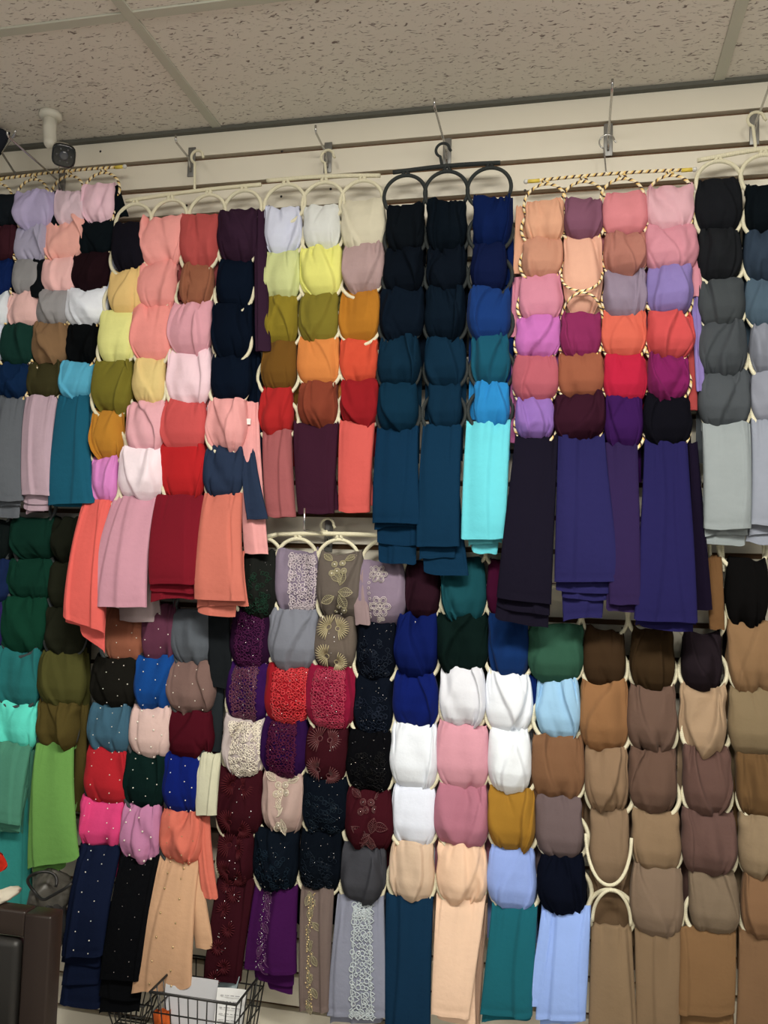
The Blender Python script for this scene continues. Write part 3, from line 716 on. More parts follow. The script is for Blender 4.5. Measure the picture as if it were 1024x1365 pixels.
hanger('H3', 'cream cord ring hanger with three columns from white down to coral', 'g', M_CREAM, -.058, [381, 432, 483], [
 [(353, 402, 278, 341, 'c9c8cf', 'white'), (352, 401, 337, 402, 'cdcf86', 'pale lime'), (355, 399, 397, 460, '9a841c', 'olive mustard'), (350, 396, 456, 524, '83581a', 'bronze brown'), (347, 392, 518, 583, 'bf2422', 'bright red'), ('T', 351, 390, 577, 356, 395, 688, 'a95b58', 'dusty rose', '', {'layers': [], 'thick': .018, 'sag': .004})],
 [(406, 454, 275, 336, 'd6d3c4', 'ivory'), (401, 457, 331, 398, 'e3dc6c', 'bright yellow'), (400, 453, 393, 460, '908024', 'mustard green'), (398, 454, 451, 517, 'e98a3c', 'orange'), (400, 453, 510, 572, '98452c', 'rust'), ('T', 392, 452, 565, 398, 446, 684, '4c2234', 'plum', '', {'layers': [(6, 8, -2)], 'thick': .018, 'sag': .004})],
 [(455, 514, 267, 338, 'cfc3a2', 'cream'), (459, 514, 325, 393, 'ae8f86', 'tan pink'), (451, 506, 387, 458, 'c17a16', 'golden mustard'), (455, 506, 449, 513, 'e2502f', 'orange red'), (455, 507, 506, 570, 'a81a20', 'deep red'), ('T', 453, 500, 564, 452, 494, 681, 'ec6255', 'coral', '', {'layers': [(8, 6, -5)], 'thick': .018, 'sag': .004})],
 ], hook=(436, 208), bar=((356, 241), (507, 234)), hdesc='upper cream hanger starting with white', bulge=.030, tail_out=.02)

hanger('H4', 'black ring hanger with three columns of navy and blue scarves', 'g', M_DARK, -.066, [541, 596, 653], [
 [(516, 567, 275, 339, '10161b', 'black'), (512, 566, 334, 394, '0e161f', 'black navy'), (506, 566, 385, 457, '0f1c29', 'deep navy'), (503, 560, 450, 520, '123549', 'dark petrol'), (504, 558, 512, 578, '103a50', 'petrol blue'), ('T', 503, 558, 571, 497, 561, 698, '13405e', 'petrol blue', '', {'layers': [(2, -4, 6), (6, -4, 26), (8, -6, 52)]})],
 [(569, 622, 270, 338, '0e1820', 'black'), (570, 622, 332, 392, '0f1822', 'black navy'), (566, 620, 385, 457, '0f1f2c', 'deep navy'), (567, 621, 449, 518, '13374d', 'dark petrol'), (571, 616, 510, 575, '12384f', 'petrol'), ('T', 564, 616, 568, 555, 613, 729, '14425f', 'petrol blue', '', {'layers': [(4, -6, 16), (10, 12, 34)]})],
 [(630, 682, 264, 333, '10265b', 'deep royal blue'), (628, 676, 327, 392, '13204a', 'navy'), (625, 682, 385, 457, '1f4b93', 'royal blue'), (628, 680, 449, 516, '1c6f86', 'teal'), (633, 680, 510, 574, '2291cf', 'bright blue'), ('T', 622, 681, 564, 615, 675, 718, '6fe3e6', 'light aqua', '', {'thick': .02, 'layers': [(10, -6, 8), (14, -12, 16)]})],
 ], hook=(590, 199), bar=((524, 230), (667, 217)), hdesc='black ring hanger', bulge=.032, tail_out=.05)
flap(('H4', 2, 0), (660, 684, 265, 664, 686, 380), -.05, -.055, None, 21)
flap(('H4', 2, 1), (664, 688, 380, 660, 682, 560), -.05, -.055, '12306e', 22)
flap(('H4', 2, 4), (626, 650, 500, 624, 640, 560), -.05, -.055, None, 23)

hanger('H5', 'striped cord ring hanger with four columns of pinks above purple ends', 'g', M_STRIPE, -.066, [727, 778, 830, 893], [
 [(700, 753, 270, 326, 'e2a37c', 'light orange'), (694, 748, 319, 372, 'cc8e6e', 'tan peach'), (692, 750, 367, 431, 'da8897', 'rose pink'), (686, 746, 424, 481, 'cf70b4', 'orchid'), (683, 744, 475, 538, 'c05e66', 'rose red'), (687, 739, 532, 587, 'a678c4', 'light purple'), ('T', 687, 744, 582, 662, 735, 795, '221d2c', 'black violet', '', {'ybr': 806, 'layers': [(0, -2, 12), (-2, -4, 30)]})],
 [(752, 804, 268, 322, '805060', 'mauve plum'), (750, 803, 315, 418, 'efb18f', 'peach'), (746, 801, 418, 479, 'a03062', 'magenta'), (743, 804, 472, 534, 'b06443', 'copper'), (737, 807, 526, 588, '451c2c', 'wine plum'), ('T', 744, 806, 583, 739, 827, 776, '3a3570', 'indigo', '', {'layers': [(2, -1, 10), (10, -14, 22), (12, -24, 50)]})],
 [(803, 864, 257, 318, 'df8484', 'salmon pink'), (803, 863, 313, 369, 'b2725f', 'brown rose'), (803, 862, 361, 427, '95828e', 'grey mauve'), (802, 862, 415, 477, 'ec6b50', 'coral orange'), (803, 862, 472, 540, 'cf1c3e', 'crimson pink'), (805, 857, 526, 599, '4f2168', 'purple'), ('T', 806, 850, 593, 812, 855, 806, '433060', 'dusky purple', '', {'layers': [(-4, -6, 8)]})],
 [(862, 926, 248, 310, 'e4abac', 'pale pink'), (857, 930, 303, 365, 'd68b92', 'dusty rose'), (861, 923, 357, 422, '8b77ac', 'lavender'), (860, 925, 418, 480, 'e0524e', 'red coral'), (861, 917, 475, 535, '982265', 'magenta purple'), (857, 923, 528, 597, '15141c', 'black'), ('T', 859, 916, 591, 845, 930, 826, '352f6b', 'deep indigo', '', {'ybr': 830, 'layers': [(2, -2, 5), (8, -6, 9)]})],
 ], hook=(809, 188), bar=((703, 242), (924, 226)), hdesc='striped hanger ending in indigo', bar_ends='yellow', hookmat=M_STEEL, tr=.0034, bulge=.030, tail_out=.075, lean=.01,
 skiprings=((1, 2),))
flap(('H5', 3, 5), (914, 930, 590, 925, 950, 812), -.065, -.09, '241a30', 31, thick=.008)
flap(('H5', 3, 2), (920, 932, 380, 928, 940, 520), -.06, -.075, None, 32, thick=.008)
flap(('H5', 3, 3), (914, 928, 425, 916, 930, 546), -.055, -.065, 'c9504a', 33)
flap(('H5', 3, 1), (918, 932, 330, 922, 937, 395), -.06, -.07, None, 34)
flap(('H5', 0, 0), (688, 706, 275, 684, 700, 365), -.055, -.06, None, 35)
flap(('H5', 0, 2), (683, 700, 370, 680, 694, 450), -.055, -.06, None, 36)
flap(('H5', 0, 4), (680, 696, 480, 678, 694, 590), -.055, -.06, 'c46a98', 37)
# the ring lying free over the peach scarf
mb = MB(); hh = [x for x in bpy.data.objects if x.name.startswith('ring_scarf_hanger')][-1]
for (cx_, cy_, sgn) in ((776, 358, -1), (776, 420, 1)):
    c_ = at(cx_, cy_, -.112); rr_ = at(cx_+28, cy_, -.112)[0]-c_[0]
    mb.tube([np.array([c_[0]+rr_*math.cos(t), c_[1]+.03*(abs(math.cos(t))**3), c_[2]+sgn*rr_*1.12*math.sin(t)])-np.array(hh.location) for t in np.linspace(0, math.pi, 20)], .0026, 8)
mb.build('crossed_ring', M_STRIPE, hh)

hanger('H6', 'cream cord ring hanger with grey and slate scarves at the right edge', 'g', M_CREAM, -.062, [958, 1018], [
 [(926, 988, 242, 314, '1f2022', 'black'), (928, 987, 309, 378, '242526', 'charcoal black'), (930, 993, 371, 440, '444746', 'dark grey'), (929, 995, 431, 504, '4a4d4d', 'iron grey'), (931, 1000, 498, 573, '515454', 'medium grey'), ('T', 936, 1000, 567, 938, 1001, 705, 'a6aba4', 'pale sage grey', '', {'thick': .022, 'sag': .002, 'layers': [(-4, -4, 10), (-10, -8, 18)]})],
 [(992, 1048, 247, 314, '10171b', 'black'), (991, 1052, 309, 378, '384552', 'slate blue'), (994, 1056, 374, 440, '4b5c66', 'slate teal'), (999, 1060, 434, 502, '8c8d92', 'silver grey'), (1001, 1062, 498, 567, '97979c', 'light grey'), ('T', 1001, 1064, 562, 1000, 1066, 700, 'a4a6ab', 'pale grey', '', {'thick': .022, 'sag': .002, 'layers': [(-2, -4, 12), (-6, -8, 22)]})],
 ], hook=(1008, 158), bar=((930, 214), (1090, 190)), hdesc='cream hanger at upper right edge', bulge=.032, tail_out=.03, rad=.0465)

hanger('L1', 'slate cord ring hanger with dark green and olive scarves', 'g', M_SLATE, -.045, [-10, 48, 92], [
 [(-42, 20, 692, 750, '131a18', 'black'), (-44, 18, 746, 803, '1a2a4e', 'navy blue'), (-48, 10, 799, 866, '302258', 'dark violet'), (-60, -4, 862, 938, '30706c', 'dull teal'), ('T', -66, -8, 932, -70, -8, 1110, '4f9a84', 'sage')],
 [(18, 78, 690, 748, '0f3326', 'dark green'), (12, 73, 745, 801, '103a2a', 'bottle green'), (0, 63, 796, 872, '10402c', 'forest green'), (-6, 57, 863, 942, '22716c', 'teal'), (-4, 53, 934, 998, '52cdb0', 'bright aqua'), ('T', -6, 43, 992, -14, 28, 1098, '4d8a6c', 'sea green', '', {'ybl': 1088, 'ybr': 1100, 'layers': [(0, -1, 8), (2, -3, 14)]})],
 [(72, 118, 690, 752, '1c1e14', 'blackish olive'), (68, 116, 748, 814, '27281a', 'darkest olive'), (62, 115, 809, 874, '28291b', 'dark olive'), (54, 115, 867, 943, '4f4c22', 'olive'), (51, 106, 934, 1000, '584a20', 'olive brown'), ('T', 49, 99, 992, 38, 106, 1152, '6a9a45', 'lime green', '', {'ybl': 1160, 'ybr': 1140, 'layers': [(6, -18, 10)]})],
 ], hook=(30, 660), bar=None, hdesc='slate hanger with green scarves', bulge=.030, lean=.02, tail_out=.03)
flap(('L1', 1, 4), (-10, 42, 1060, -10, 44, 1210), -.055, -.06, '2f8e80', 41, thick=.008)
flap(('L1', 2, 4), (104, 118, 940, 98, 114, 1080), -.05, -.055, None, 42)
flap(('L1', 1, 5), (30, 46, 1000, 26, 44, 1110), -.055, -.058, None, 43)

hanger('L2', 'slate cord ring hanger with beaded scarves', 'g', M_SLATE, -.045, [165, 212, 258], [
 [(140, 195, 812, 886, '8a5138', 'brown', 'Pn'), (122, 184, 874, 944, '1e1c16', 'blackish brown', 'P1n'), (119, 177, 938, 1006, '4a7384', 'steel blue', 'P'), (115, 174, 997, 1074, 'b01c24', 'red', 'P'), (107, 164, 1064, 1133, 'd63a6e', 'hot pink', 'P'), ('T', 108, 162, 1128, 84, 138, 1272, '141d34', 'navy', 'P', {'layers': [(-2, -4, 12), (-2, -6, 40), (-4, -2, 66)]})],
 [(192, 238, 805, 884, '5e3040', 'plum', 'P'), (182, 235, 872, 949, '1254a0', 'blue', 'P'), (175, 231, 940, 1012, 'cfac9c', 'pale blush', 'Pb'), (165, 223, 1003, 1078, '0e2621', 'dark green', 'P'), (163, 218, 1071, 1148, 'b0708c', 'mauve pink', 'Pb'), ('T', 162, 214, 1140, 134, 190, 1305, '0d0e10', 'black', 'Pd', {'layers': [(-2, -2, 24), (-2, -4, 44)]})],
 [(230, 285, 810, 888, '55585a', 'dark grey'), (224, 288, 880, 951, '74594e', 'taupe', 'P'), (221, 287, 946, 1010, '56101d', 'maroon'), (219, 270, 1004, 1085, '10257c', 'royal blue', 'P'), (216, 273, 1078, 1150, 'd26a52', 'coral orange', 'Pg'), ('T', 213, 267, 1143, 176, 256, 1316, 'c1946c', 'beige', 'Pgb', {'ybl': 1324, 'ybr': 1312, 'layers': []})],
 ], hook=(212, 770), bar=None, hdesc='slate hanger with beaded scarves', bulge=.030, lean=.03, tail_out=.04)
flap(('L2', 2, 0), (276, 306, 812, 280, 312, 915), -.05, -.06, '202324', 51, thick=.01)
flap(('L2', 2, 1), (280, 300, 900, 276, 296, 1000), -.045, -.05, '2a2f30', 52)
flap(('L2', 2, 3), (264, 296, 1003, 262, 290, 1085), -.065, -.085, 'd2cba6', 53, thick=.012)
flap(('L2', 2, 4), (262, 280, 1086, 270, 291, 1196), -.065, -.085, None, 54, thick=.008)
flap(('L2', 2, 5), (252, 270, 1150, 262, 286, 1262), -.075, -.095, None, 55, thick=.012)

hanger('L3', 'lower cream ring hanger with lace and embroidered scarves', 'g', M_CREAM, -.045, [350, 397, 452, 512], [
 [(322, 372, 735, 824, '23241f', 'dark green', 'K:1c3a2c'), (307, 364, 812, 893, '351433', 'dark plum lace', 'L:471640:.25:.72'), (302, 360, 884, 964, '40185a', 'purple lace', 'L:55183a:.25:.7'), (299, 356, 955, 1034, 'bfada2', 'cream lace', 'L:e8dfd0:.28:.85'), (289, 351, 1025, 1118, '43131b', 'maroon', 'F:4a151c'), (290, 341, 1110, 1176, '40121a', 'wine red', 'F:48151c'), ('T', 290, 341, 1172, 272, 322, 1306, '3e121a', 'maroon embroidered', 'F:4a161e', {'layers': []})],
 [(368, 426, 733, 821, '8b7a86', 'mauve lace', 'L:c0b4bc:.42:.92'), (358, 424, 812, 893, '7e7e82', 'grey'), (354, 414, 886, 967, 'aa1420', 'red lace', 'L:c41e2a:.3:.9'), (351, 412, 958, 1037, '38144a', 'violet lace', 'L:4a1434:.25:.72'), (350, 407, 1030, 1110, 'b29484', 'beige flowered', 'W:cfc4b0'), (337, 398, 1103, 1188, '0d1620', 'dark navy beaded', 'K:10202e'), ('T', 340, 398, 1182, 326, 396, 1296, '4c1650', 'purple flowered', 'Wd:521c54', {'ybl': 1290, 'layers': [(14, -4, 14), (32, -6, 26)]})],
 [(425, 487, 737, 826, '685c50', 'taupe flowered', 'W:9c9474'), (421, 476, 820, 894, '6a5c4e', 'taupe fan embroidered', 'F:a89c78'), (408, 476, 886, 972, '9c1238', 'crimson lace', 'L:a41c42:.25:.78'), (409, 466, 966, 1044, '45141c', 'maroon', 'F:561c22'), (404, 465, 1032, 1114, '0c141e', 'navy beaded', 'K:14202c'), (401, 456, 1103, 1190, '0b121a', 'black navy beaded', 'K:101a26'), ('T', 402, 446, 1183, 400, 440, 1345, '6b5a50', 'taupe pearl trimmed', 'Wg:8c8468', {'layers': []})],
 [(474, 542, 747, 834, '8c7884', 'mauve flowered', 'D:c4bab8'), (475, 528, 825, 908, '0f1520', 'navy knitted', 'K:18202e'), (473, 526, 902, 982, '101722', 'navy beaded', 'K:182030'), (463, 525, 974, 1057, '0d0d10', 'black lace', 'K:101012'), (461, 525, 1050, 1134, '4c151e', 'maroon beaded', 'Wd:521a20'), (454, 513, 1124, 1202, '3f3e40', 'dark grey'), ('T', 450, 512, 1196, 436, 521, 1352, '85858e', 'grey lace banded', 'L:b4bec4:.42:.78', {'layers': [(4, -10, 10)]})],
 ], hook=(436, 700), bar=((370, 712), (540, 716)), hdesc='lower cream hanger with lace', bulge=.034, lean=.02, tail_out=.025)
flap(('L3', 3, 0), (470, 490, 760, 474, 494, 832), -.06, -.075, 'a58a84', 61)

hanger('L4', 'lower cream ring hanger with white and pastel scarves', 'g', M_CREAM, -.045, [565, 618, 678, 742], [
 [(540, 587, 751, 825, '371924', 'dark plum'), (526, 584, 818, 902, '12246c', 'dark royal blue'), (524, 584, 897, 973, '12267a', 'royal blue'), (522, 586, 963, 1053, 'f4f4f0', 'white'), (523, 582, 1045, 1129, 'ececf4', 'bright white'), (520, 580, 1120, 1201, 'd2b290', 'beige'), ('T', 515, 578, 1194, 514, 574, 1378, '163a54', 'petrol blue', '', {'layers': []})],
 [(589, 648, 745, 831, '1f6268', 'teal'), (582, 651, 817, 900, '0f241f', 'blackish green'), (586, 648, 887, 970, 'f2eeea', 'white'), (583, 653, 962, 1055, 'e09aa0', 'pink'), (580, 653, 1047, 1131, 'b5707c', 'old rose'), (581, 649, 1123, 1204, 'f0c49c', 'peach'), ('T', 582, 648, 1196, 575, 626, 1356, 'f0c6a0', 'pale peach', '', {'ybl': 1350, 'layers': [(8, 8, 8)]})],
 [(650, 700, 748, 826, '5a1438', 'dark magenta'), (651, 706, 818, 906, '17407c', 'blue'), (647, 709, 896, 977, 'fbfaf5', 'bright white'), (651, 709, 970, 1057, 'fbfbf8', 'white'), (652, 715, 1049, 1134, 'b07d20', 'mustard'), (650, 717, 1126, 1213, '8fa4d8', 'periwinkle'), ('T', 656, 717, 1205, 640, 710, 1352, '1e7c86', 'teal', '', {'layers': [(2, -2, 8)]})],
 [(704, 779, 832, 911, '3c6a50', 'green'), (715, 775, 901, 986, 'a4cfe6', 'light blue'), (707, 778, 978, 1067, '80593a', 'brown'), (714, 778, 1060, 1146, '6a5854', 'taupe'), (719, 784, 1136, 1220, '0c1120', 'black navy'), ('T', 722, 788, 1208, 714, 781, 1354, '96b0e4', 'periwinkle blue', '', {'ybl': 1358, 'layers': [(6, 0, 7)]})],
 ], hook=(650, 700), bar=None, hdesc='lower cream hanger with whites', bulge=.034, lean=.02, tail_out=.03)
flap(('L4', 3, 5), (722, 740, 1212, 703, 724, 1338), -.075, -.10, None, 71, thick=.008)
flap(('L4', 2, 1), (704, 716, 900, 706, 716, 940), -.05, -.055, '12307a', 72)
flap(('L4', 1, 5), (640, 650, 1205, 626, 640, 1368), -.06, -.075, 'b89478', 73)
flap(('L4', 3, 2), (705, 722, 1000, 708, 722, 1075), -.055, -.06, '5c402c', 74)

hanger('L5', 'lower cream ring hanger with brown and khaki scarves', 'g', M_CREAM, -.045, [806, 868, 934, 990], [
 [(778, 834, 838, 918, '4c3620', 'dark brown'), (772, 839, 908, 1002, '96683e', 'caramel brown'), (781, 839, 994, 1083, '8f7152', 'light khaki'), (787, 840, 1077, 1184, '866c50', 'khaki'), ('T', 788, 842, 1236, 784, 850, 1382, '836a4c', 'khaki', '', {'layers': []})],
 [(840, 900, 838, 922, '49351e', 'deep brown'), (835, 903, 912, 1003, '6c5242', 'mauve brown'), (838, 903, 996, 1083, '664c3c', 'cocoa brown'), (842, 908, 1078, 1163, '8a6f50', 'khaki tan'), (841, 912, 1152, 1250, '7c6650', 'khaki taupe'), ('T', 846, 908, 1238, 848, 906, 1382, '7e6548', 'khaki', '', {'layers': []})],
 [(908, 962, 842, 922, '2f2428', 'dark plum brown'), (906, 969, 913, 1007, 'b0906c', 'beige'), (909, 975, 995, 1086, '65493e', 'reddish brown'), (906, 980, 1079, 1167, '64493f', 'warm brown'), (918, 984, 1160, 1246, '78654e', 'greyish khaki'), ('T', 906, 981, 1238, 903, 979, 1350, '7c5b38', 'golden brown', '', {'layers': [(1, 0, 24)]})],
 [(966, 1023, 746, 838, '131110', 'black'), (971, 1040, 829, 928, '8d6a45', 'tan brown'), (970, 1042, 916, 1010, '85704f', 'khaki'), (981, 1046, 1002, 1092, '6a4d2c', 'medium brown'), (983, 1052, 1084, 1172, '8c7556', 'light khaki'), (987, 1056, 1164, 1254, '7d5b3c', 'reddish tan'), ('T', 985, 1052, 1242, 980, 1058, 1384, '77583a', 'brown', '', {'layers': []})],
 ], hook=(960, 715), bar=None, hdesc='lower cream hanger with browns', bulge=.034, lean=.02, tail_out=.025, rad=.0475)
flap(('L5', 2, 0), (938, 962, 742, 946, 966, 838), -.05, -.075, '8c6238', 81, thick=.01)
flap(('L5', 0, 3), (786, 844, 1150, 788, 846, 1260), -.05, -.055, '6e553a', 82)
hh = [x for x in bpy.data.objects if x.name.startswith('ring_scarf_hanger')][-1]
for (cx_, cy_, ra_, rb_, t0, t1) in ((812, 1118, 31, 62, math.pi, 2*math.pi), (816, 1236, 26, 50, 0, math.pi)):
    mb = MB(); c_ = at(cx_, cy_, -.102); rx = at(cx_+ra_, cy_, -.102)[0]-c_[0]; rz = c_[2]-at(cx_, cy_+rb_, -.102)[2]
    mb.tube([np.array([c_[0]+rx*math.cos(t), c_[1]+.02*(abs(math.cos(t))**4), c_[2]+rz*math.sin(t)])-np.array(hh.location) for t in np.linspace(t0, t1, 24)], .0034, 8)
    mb.build('crossed_ring', M_CREAM, hh)
mb = MB()
for (px, x2) in ((946, 952), (963, 956), (1018, 1012)):
    mb = MB()
    a_ = at(px, 728, -.045)-np.array(hh.location); b_ = at(x2, 700, -.045)-np.array(hh.location); c_ = at(px+2, 762, -.045)-np.array(hh.location); mb.tube([b_, a_, c_], .0036, 8)
    mb.build('cord', M_CREAM, hh)

GN = {'H1': 'scarves on the striped hanger under the camera', 'H2': 'scarves on the cream hanger ending in mauve and crimson', 'H3': 'scarves on the upper cream hanger starting with white', 'H4': 'scarves on the black ring hanger', 'H5': 'scarves on the striped hanger ending in indigo', 'H6': 'scarves on the upper right cream hanger', 'L1': 'scarves on the slate hanger with greens', 'L2': 'beaded scarves on the slate hanger', 'L3': 'lace scarves on the lower cream hanger', 'L4': 'white and pastel scarves on the lower cream hanger', 'L5': 'brown scarves on the lower cream hanger'}
for k, (o, _, _) in HANGERS.items(): o['group'] = GN[k[0]]

# ------------------------------------------------------------------ security camera
M_WHITEP = mat('white_plastic', (.62, .60, .52), .4)
M_BLKGL = mat('black_gloss_plastic', (.010, .012, .013), .18, spec=.6)
p = at(66, 180, -.14); t = empty('security_camera', (p[0], p[1], CEIL), 'white bullet security camera with black front face fixed to the ceiling', 'camera')
mb = MB(); mb.tube([(0, 0, 0), (0, 0, -.012), (0, 0, -.017)], [.028, .028, .018], 24); mb.build('mount_base', M_WHITEP, t)
mb = MB(); mb.tube([(0, 0, -.012), (0, 0, -.045), (.002, .002, -.075), (.008, -.01, -.085)], [.017, .0165, .016, .012], 16); mb.build('arm', M_WHITEP, t)
hc = at(85, 207, -.165)-np.array([p[0], p[1], CEIL]); fd = CAMP-at(85, 207, -.165)+np.array([.15, 0, -.25]); fd /= np.linalg.norm(fd)
def roundsq(mb, c, d, prof, sup=3.5, n=28):
    d = np.array(d); x = np.cross(d, (0, 0, 1)); x /= np.linalg.norm(x); z = np.cross(x, d)
    V = []
    for off, r in prof:
        for k in range(n):
            a = 2*math.pi*k/n; q = (abs(math.cos(a))**sup+abs(math.sin(a))**sup)**(-1/sup); V.append(np.array(c)+d*off+(x*math.cos(a)+z*math.sin(a))*r*q)
    Fs = [(i*n+k, i*n+(k+1) % n, (i+1)*n+(k+1) % n, (i+1)*n+k) for i in range(len(prof)-1) for k in range(n)]
    Fs += [tuple(range(n-1, -1, -1)), tuple((len(prof)-1)*n+k for k in range(n))]
    mb.add(V, Fs)
mb = MB(); roundsq(mb, hc, fd, [(-.085, .018), (-.08, .024), (-.004, .0255), (0, .0255)]); mb.build('housing', M_WHITEP, t)
mb = MB(); roundsq(mb, hc, fd, [(-.01, .0265), (.004, .0275), (.009, .026), (.010, .022)]); mb.build('front_cover', M_BLKGL, t)
mb = MB(); roundsq(mb, hc, fd, [(.009, .011), (.0125, .0105), (.013, .007)], 2); f_ = mb.build('lens', mat('lens_glass', (.03, .035, .05), .05, spec=1.0), t)
mb = MB()
for k in range(6):
    a = k*math.pi/3; x = np.cross(fd, (0, 0, 1)); x /= np.linalg.norm(x); z = np.cross(x, fd); mb.sphere(hc+fd*.0102+(x*math.cos(a)+z*math.sin(a))*.0165, .0022, 8, 5)
mb.build('infrared_lights', mat('ir_led', (.10, .10, .11), .3), t)['kind'] = 'stuff'

# folded rods and dark cloth in the top left corner
p = at(20, 178, -.20)
t = empty('display_hook', p, 'bent steel display arm in the top left corner beside dark cloth', 'hook')
q1 = at(2, 203, -.10)-p; mb = MB(); mb.tube([q1+np.array([0, .06, -.03]), q1, np.array([0, 0, 0]), np.array([.004, -.004, .006])], .0028, 8); mb.build('rod', M_STEEL, t)
pts = [at(-30, 172, -.11), at(14, 176, -.11), at(-34, 215, -.10), at(2, 205, -.10)]
P, back, nr, nf = tail_geo(pts, -.11, -.10, .02, 99, .002, roll=False); mb = MB(); mb.add(P.reshape(-1, 3)-pts[0], grid_faces(nf, P.shape[0])); mb.add(back.reshape(-1, 3)-pts[0], grid_faces(nf, back.shape[0]))
o = mb.build('folded_cloth', fabric((.02, .022, .03))); o.location = pts[0]; tag(o, 'dark folded cloth in the top left corner against the top slat', 'cloth')

# ------------------------------------------------------------------ wooden chair, lower left
M_WOOD = mat('dark_stained_wood', (.016, .008, .005), .45, bump=(18, .15, .004))
M_LEA = mat('dark_brown_leather', (.009, .008, .007), .5, bump=(140, .25, .001))
yc = -.50; tr_ = at(76, 1216, yc); tl_x = tr_[0]-.44; zt = tr_[2]
t = empty('wooden_chair', (tr_[0]-.22, yc, 0), 'dark wooden chair with brown leather back panel in the lower left corner', 'chair')
def lb(a, b, bev=.004): mb = MB(); mb.box((a[0]+.22, a[1], a[2]), (b[0]+.22, b[1], b[2]), bev); return mb
for x in (-.44, -.055): lb((x, -.018, 0), (x+.055, .022, zt-.002)).build('rear_post', M_WOOD, t)
lb((-.385, -.016, zt-.046), (-.055, .018, zt)).build('top_rail', M_WOOD, t)
lb((-.385, -.012, .52), (-.055, .014, .57)).build('lower_rail', M_WOOD, t)
lb((-.38, -.026, .575), (-.06, .006, zt-.05), .012).build('back_panel', M_LEA, t)
lb((-.44, -.44, .40), (0, -.0, .44)).build('seat_frame', M_WOOD, t)
lb((-.43, -.43, .435), (-.01, -.03, .485), .015).build('seat', M_LEA, t)
for x in (-.44, -.045): lb((x, -.44, 0), (x+.045, -.395, .40)).build('front_leg', M_WOOD, t)

# ------------------------------------------------------------------ wire baskets with papers
M_WIRE = mat('black_coated_wire', (.012, .012, .012), .4)
def basket(px0, px1, pyr, yf, yb_, h, label, nx, nz):
    a = at(px0, pyr, yf); b = at(px1, pyr, yf); w_ = b[0]-a[0]; d_ = yb_-yf
    t = empty('wire_basket', (a[0], yf, a[2]-h), label, 'basket')
    mb = MB(); mb.tube([(0, 0, h), (w_, 0, h), (w_, d_, h), (0, d_, h)], .0032, 8, closed=True); mb.build('rim', M_WIRE, t)
    for nm, fix in (('front_panel', 0), ('rear_panel', d_)):
        mb = MB(); tp = .015 if fix == 0 else -.015
        for i in range(nx+1): x = w_*i/nx; mb.tube([(x, fix, h), (x+(.5-i/nx)*.03, fix+tp, 0)], .0016, 6)
        for j in range(nz): z = h*j/nz; k = (1-z/h); mb.tube([(.015*k, fix+tp*k, z), (w_-.015*k, fix+tp*k, z)], .0018, 6)
        mb.build(nm, M_WIRE, t)
    for sx in (0, w_):
        mb = MB(); n = max(3, int(d_/.03)); s = .015 if sx == 0 else -.015
        for i in range(n+1): y = d_*i/n; mb.tube([(sx, y, h), (sx+s, y+(.5-i/n)*.03, 0)], .0016, 6)
        for j in range(nz): z = h*j/nz; k = 1-z/h; mb.tube([(sx+s*k, .015*k, z), (sx+s*k, d_-.015*k, z)], .0018, 6)
        mb.build('side_panel', M_WIRE, t)
    mb = MB(); n = max(3, int(d_/.03))
    for i in range(n+1): y = .015+(d_-.03)*i/n; mb.tube([(.015, y, 0), (w_-.015, y, 0)], .0018, 6)
    mb.build('base_grid', M_WIRE, t)
    return t, a, w_, d_
bt, ba, bw_, bd_ = basket(200, 316, 1322, -.21, -.03, .13, 'black wire basket of papers below the beige beaded scarf', 9, 3)
bt2, ba2, bw2, bd2 = basket(140, 192, 1334, -.10, -.03, .06, 'small black wire basket beside the black scarf end', 6, 2)
M_PAPER = mat('white_paper', (.72, .73, .74), .8)
def slip(x, y, z, w_, h_, tilt, rz, m_, name, label, cat, lines=False):
    t = MB(); n = 8; V = [(w_*(i/n-.5), .006*math.sin(i/n*3.1), h_*j) for j in (0, .5, 1) for i in range(n+1)]
    V2 = [(a, b_+.0012, c) for a, b_, c in V]; t.add(V, grid_faces(n+1, 3)); t.add(V2, grid_faces(n+1, 3, True))
    o = t.build(name, m_); o.location = (x, y, z); o.rotation_euler = (tilt, 0, rz); tag(o, label, cat)
    if lines:
        r = random.Random(3); t = MB()
        for k in range(7):
            x0 = -w_*.36; zz = h_*(.88-.1*k)
            while x0 < w_*.3:
                l = r.uniform(.004, .014); t.box((x0, -.0012, zz), (min(x0+l, w_*.36), -.0008, zz+.0012)); x0 += l+.003
        t.build('printed_lines', mat('print_grey', (.2, .2, .22), .8), o, False)['kind'] = 'stuff'
    return o
bx, by, bz = ba[0], -.21, ba[2]-.13
slip(bx+bw_*.80, by+.05, bz+.006, .066, .118, -.25, .1, M_PAPER, 'printed_receipt', 'white printed receipt at the right of the large wire basket', 'paper', True)
slip(bx+bw_*.58, by+.085, bz+.006, .06, .135, -.3, -.5, mat('pale_blue_paper', (.45, .56, .60), .8), 'paper_sheet', 'pale blue paper sheet standing between the white slips in the basket', 'paper')
slip(bx+bw_*.30, by+.06, bz+.006, .12, .125, -.2, .06, mat('grey_white_paper', (.55, .56, .60), .8), 'paper_sheet', 'wide greyish white sheet at the left of the large wire basket', 'paper')
pts = [at(206, 1345, -.17), at(228, 1345, -.17), at(205, 1385, -.17), at(229, 1385, -.17)]
P, back, nr, nf = tail_geo(pts, -.17, -.17, .012, 98, .002, roll=False); mb = MB(); mb.add(P.reshape(-1, 3)-pts[0], grid_faces(nf, P.shape[0])); mb.add(back.reshape(-1, 3)-pts[0], grid_faces(nf, back.shape[0]))
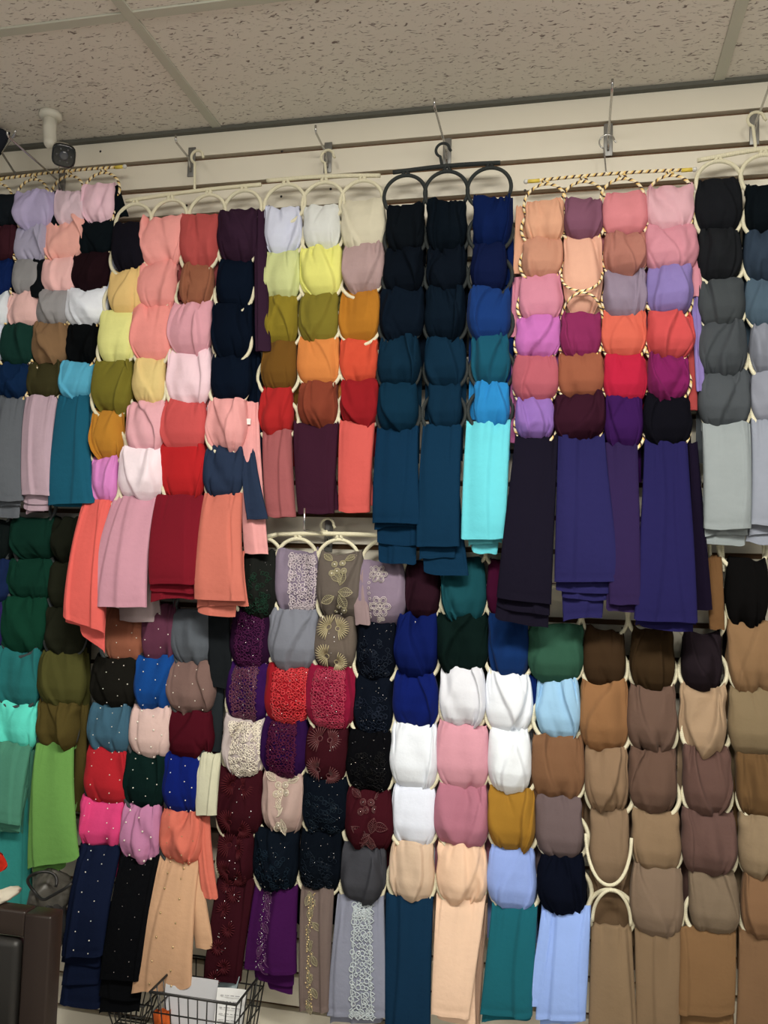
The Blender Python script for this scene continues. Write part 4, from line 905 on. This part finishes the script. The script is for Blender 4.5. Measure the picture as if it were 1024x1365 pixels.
o = mb.build('folded_cloth', fabric((.65, .13, .03))); o.location = pts[0]; tag(o, 'orange folded cloth inside the large wire basket', 'cloth')

# ------------------------------------------------------------------ odds and ends behind the chair
def bag(px, py, y, w_, h_, col, label, seed, name='plastic_bag'):
    r = np.random.RandomState(seed); n, m = 20, 14; c = at(px, py, y); V = []
    for i in range(m+1):
        t = math.pi*i/m
        for k in range(n):
            a = 2*math.pi*k/n; q = 1+.18*math.sin(3*a+seed+t*2)+.12*math.sin(7*a+t*5)+r.uniform(-.05, .05)
            V.append((w_*q*math.sin(t)*math.cos(a), .05*q*math.sin(t)*math.sin(a), h_*math.cos(t)*(1+.08*math.sin(5*a))))
    Fs = [(i*n+k, i*n+(k+1) % n, (i+1)*n+(k+1) % n, (i+1)*n+k) for i in range(m) for k in range(n)]
    o = mesh_obj(name, V, Fs, mat('bag_%d' % seed, col, .45)); o.location = c; return tag(o, label, 'bag')
bag(66, 1192, -.10, .045, .055, (.07, .065, .055), 'crumpled grey plastic bag behind the wooden chair', 4)
bag(62, 1236, -.12, .05, .06, (.02, .02, .02), 'crumpled black bag low behind the wooden chair', 6)
mb = MB(); c = at(56, 1180, -.17)
mb.tube([c+np.array([.035*math.cos(t), 0.01*math.sin(2*t), .03*math.sin(t)])-c for t in np.linspace(0, 5.2, 30)]+[np.array([.06, 0, .0]), np.array([.075, 0, .012])], .0035, 8)
o = mb.build('black_cable', mat('cable_rubber', (.01, .01, .01), .5)); o.location = c; tag(o, 'looped black cable hanging behind the lime green scarf end', 'cable')
pts = [at(-26, 1128, -.30), at(4, 1140, -.30), at(-26, 1178, -.29), at(10, 1153, -.29)]
P, back, nr, nf = tail_geo(pts, -.30, -.29, .012, 97, .001, roll=False); mb = MB(); mb.add(P.reshape(-1, 3)-pts[0], grid_faces(nf, P.shape[0])); mb.add(back.reshape(-1, 3)-pts[0], grid_faces(nf, back.shape[0]))
o = mb.build('red_garment', fabric((.55, .03, .015))); o.location = pts[0]; tag(o, 'corner of a bright red garment at the left edge', 'clothing')
o = bag(-4, 1216, -.49, .020, .010, (.6, .56, .46), 'scrap of cream cloth on the top rail of the wooden chair', 9, 'cloth_scrap'); o['category'] = 'cloth'; o.location.z = zt+.008
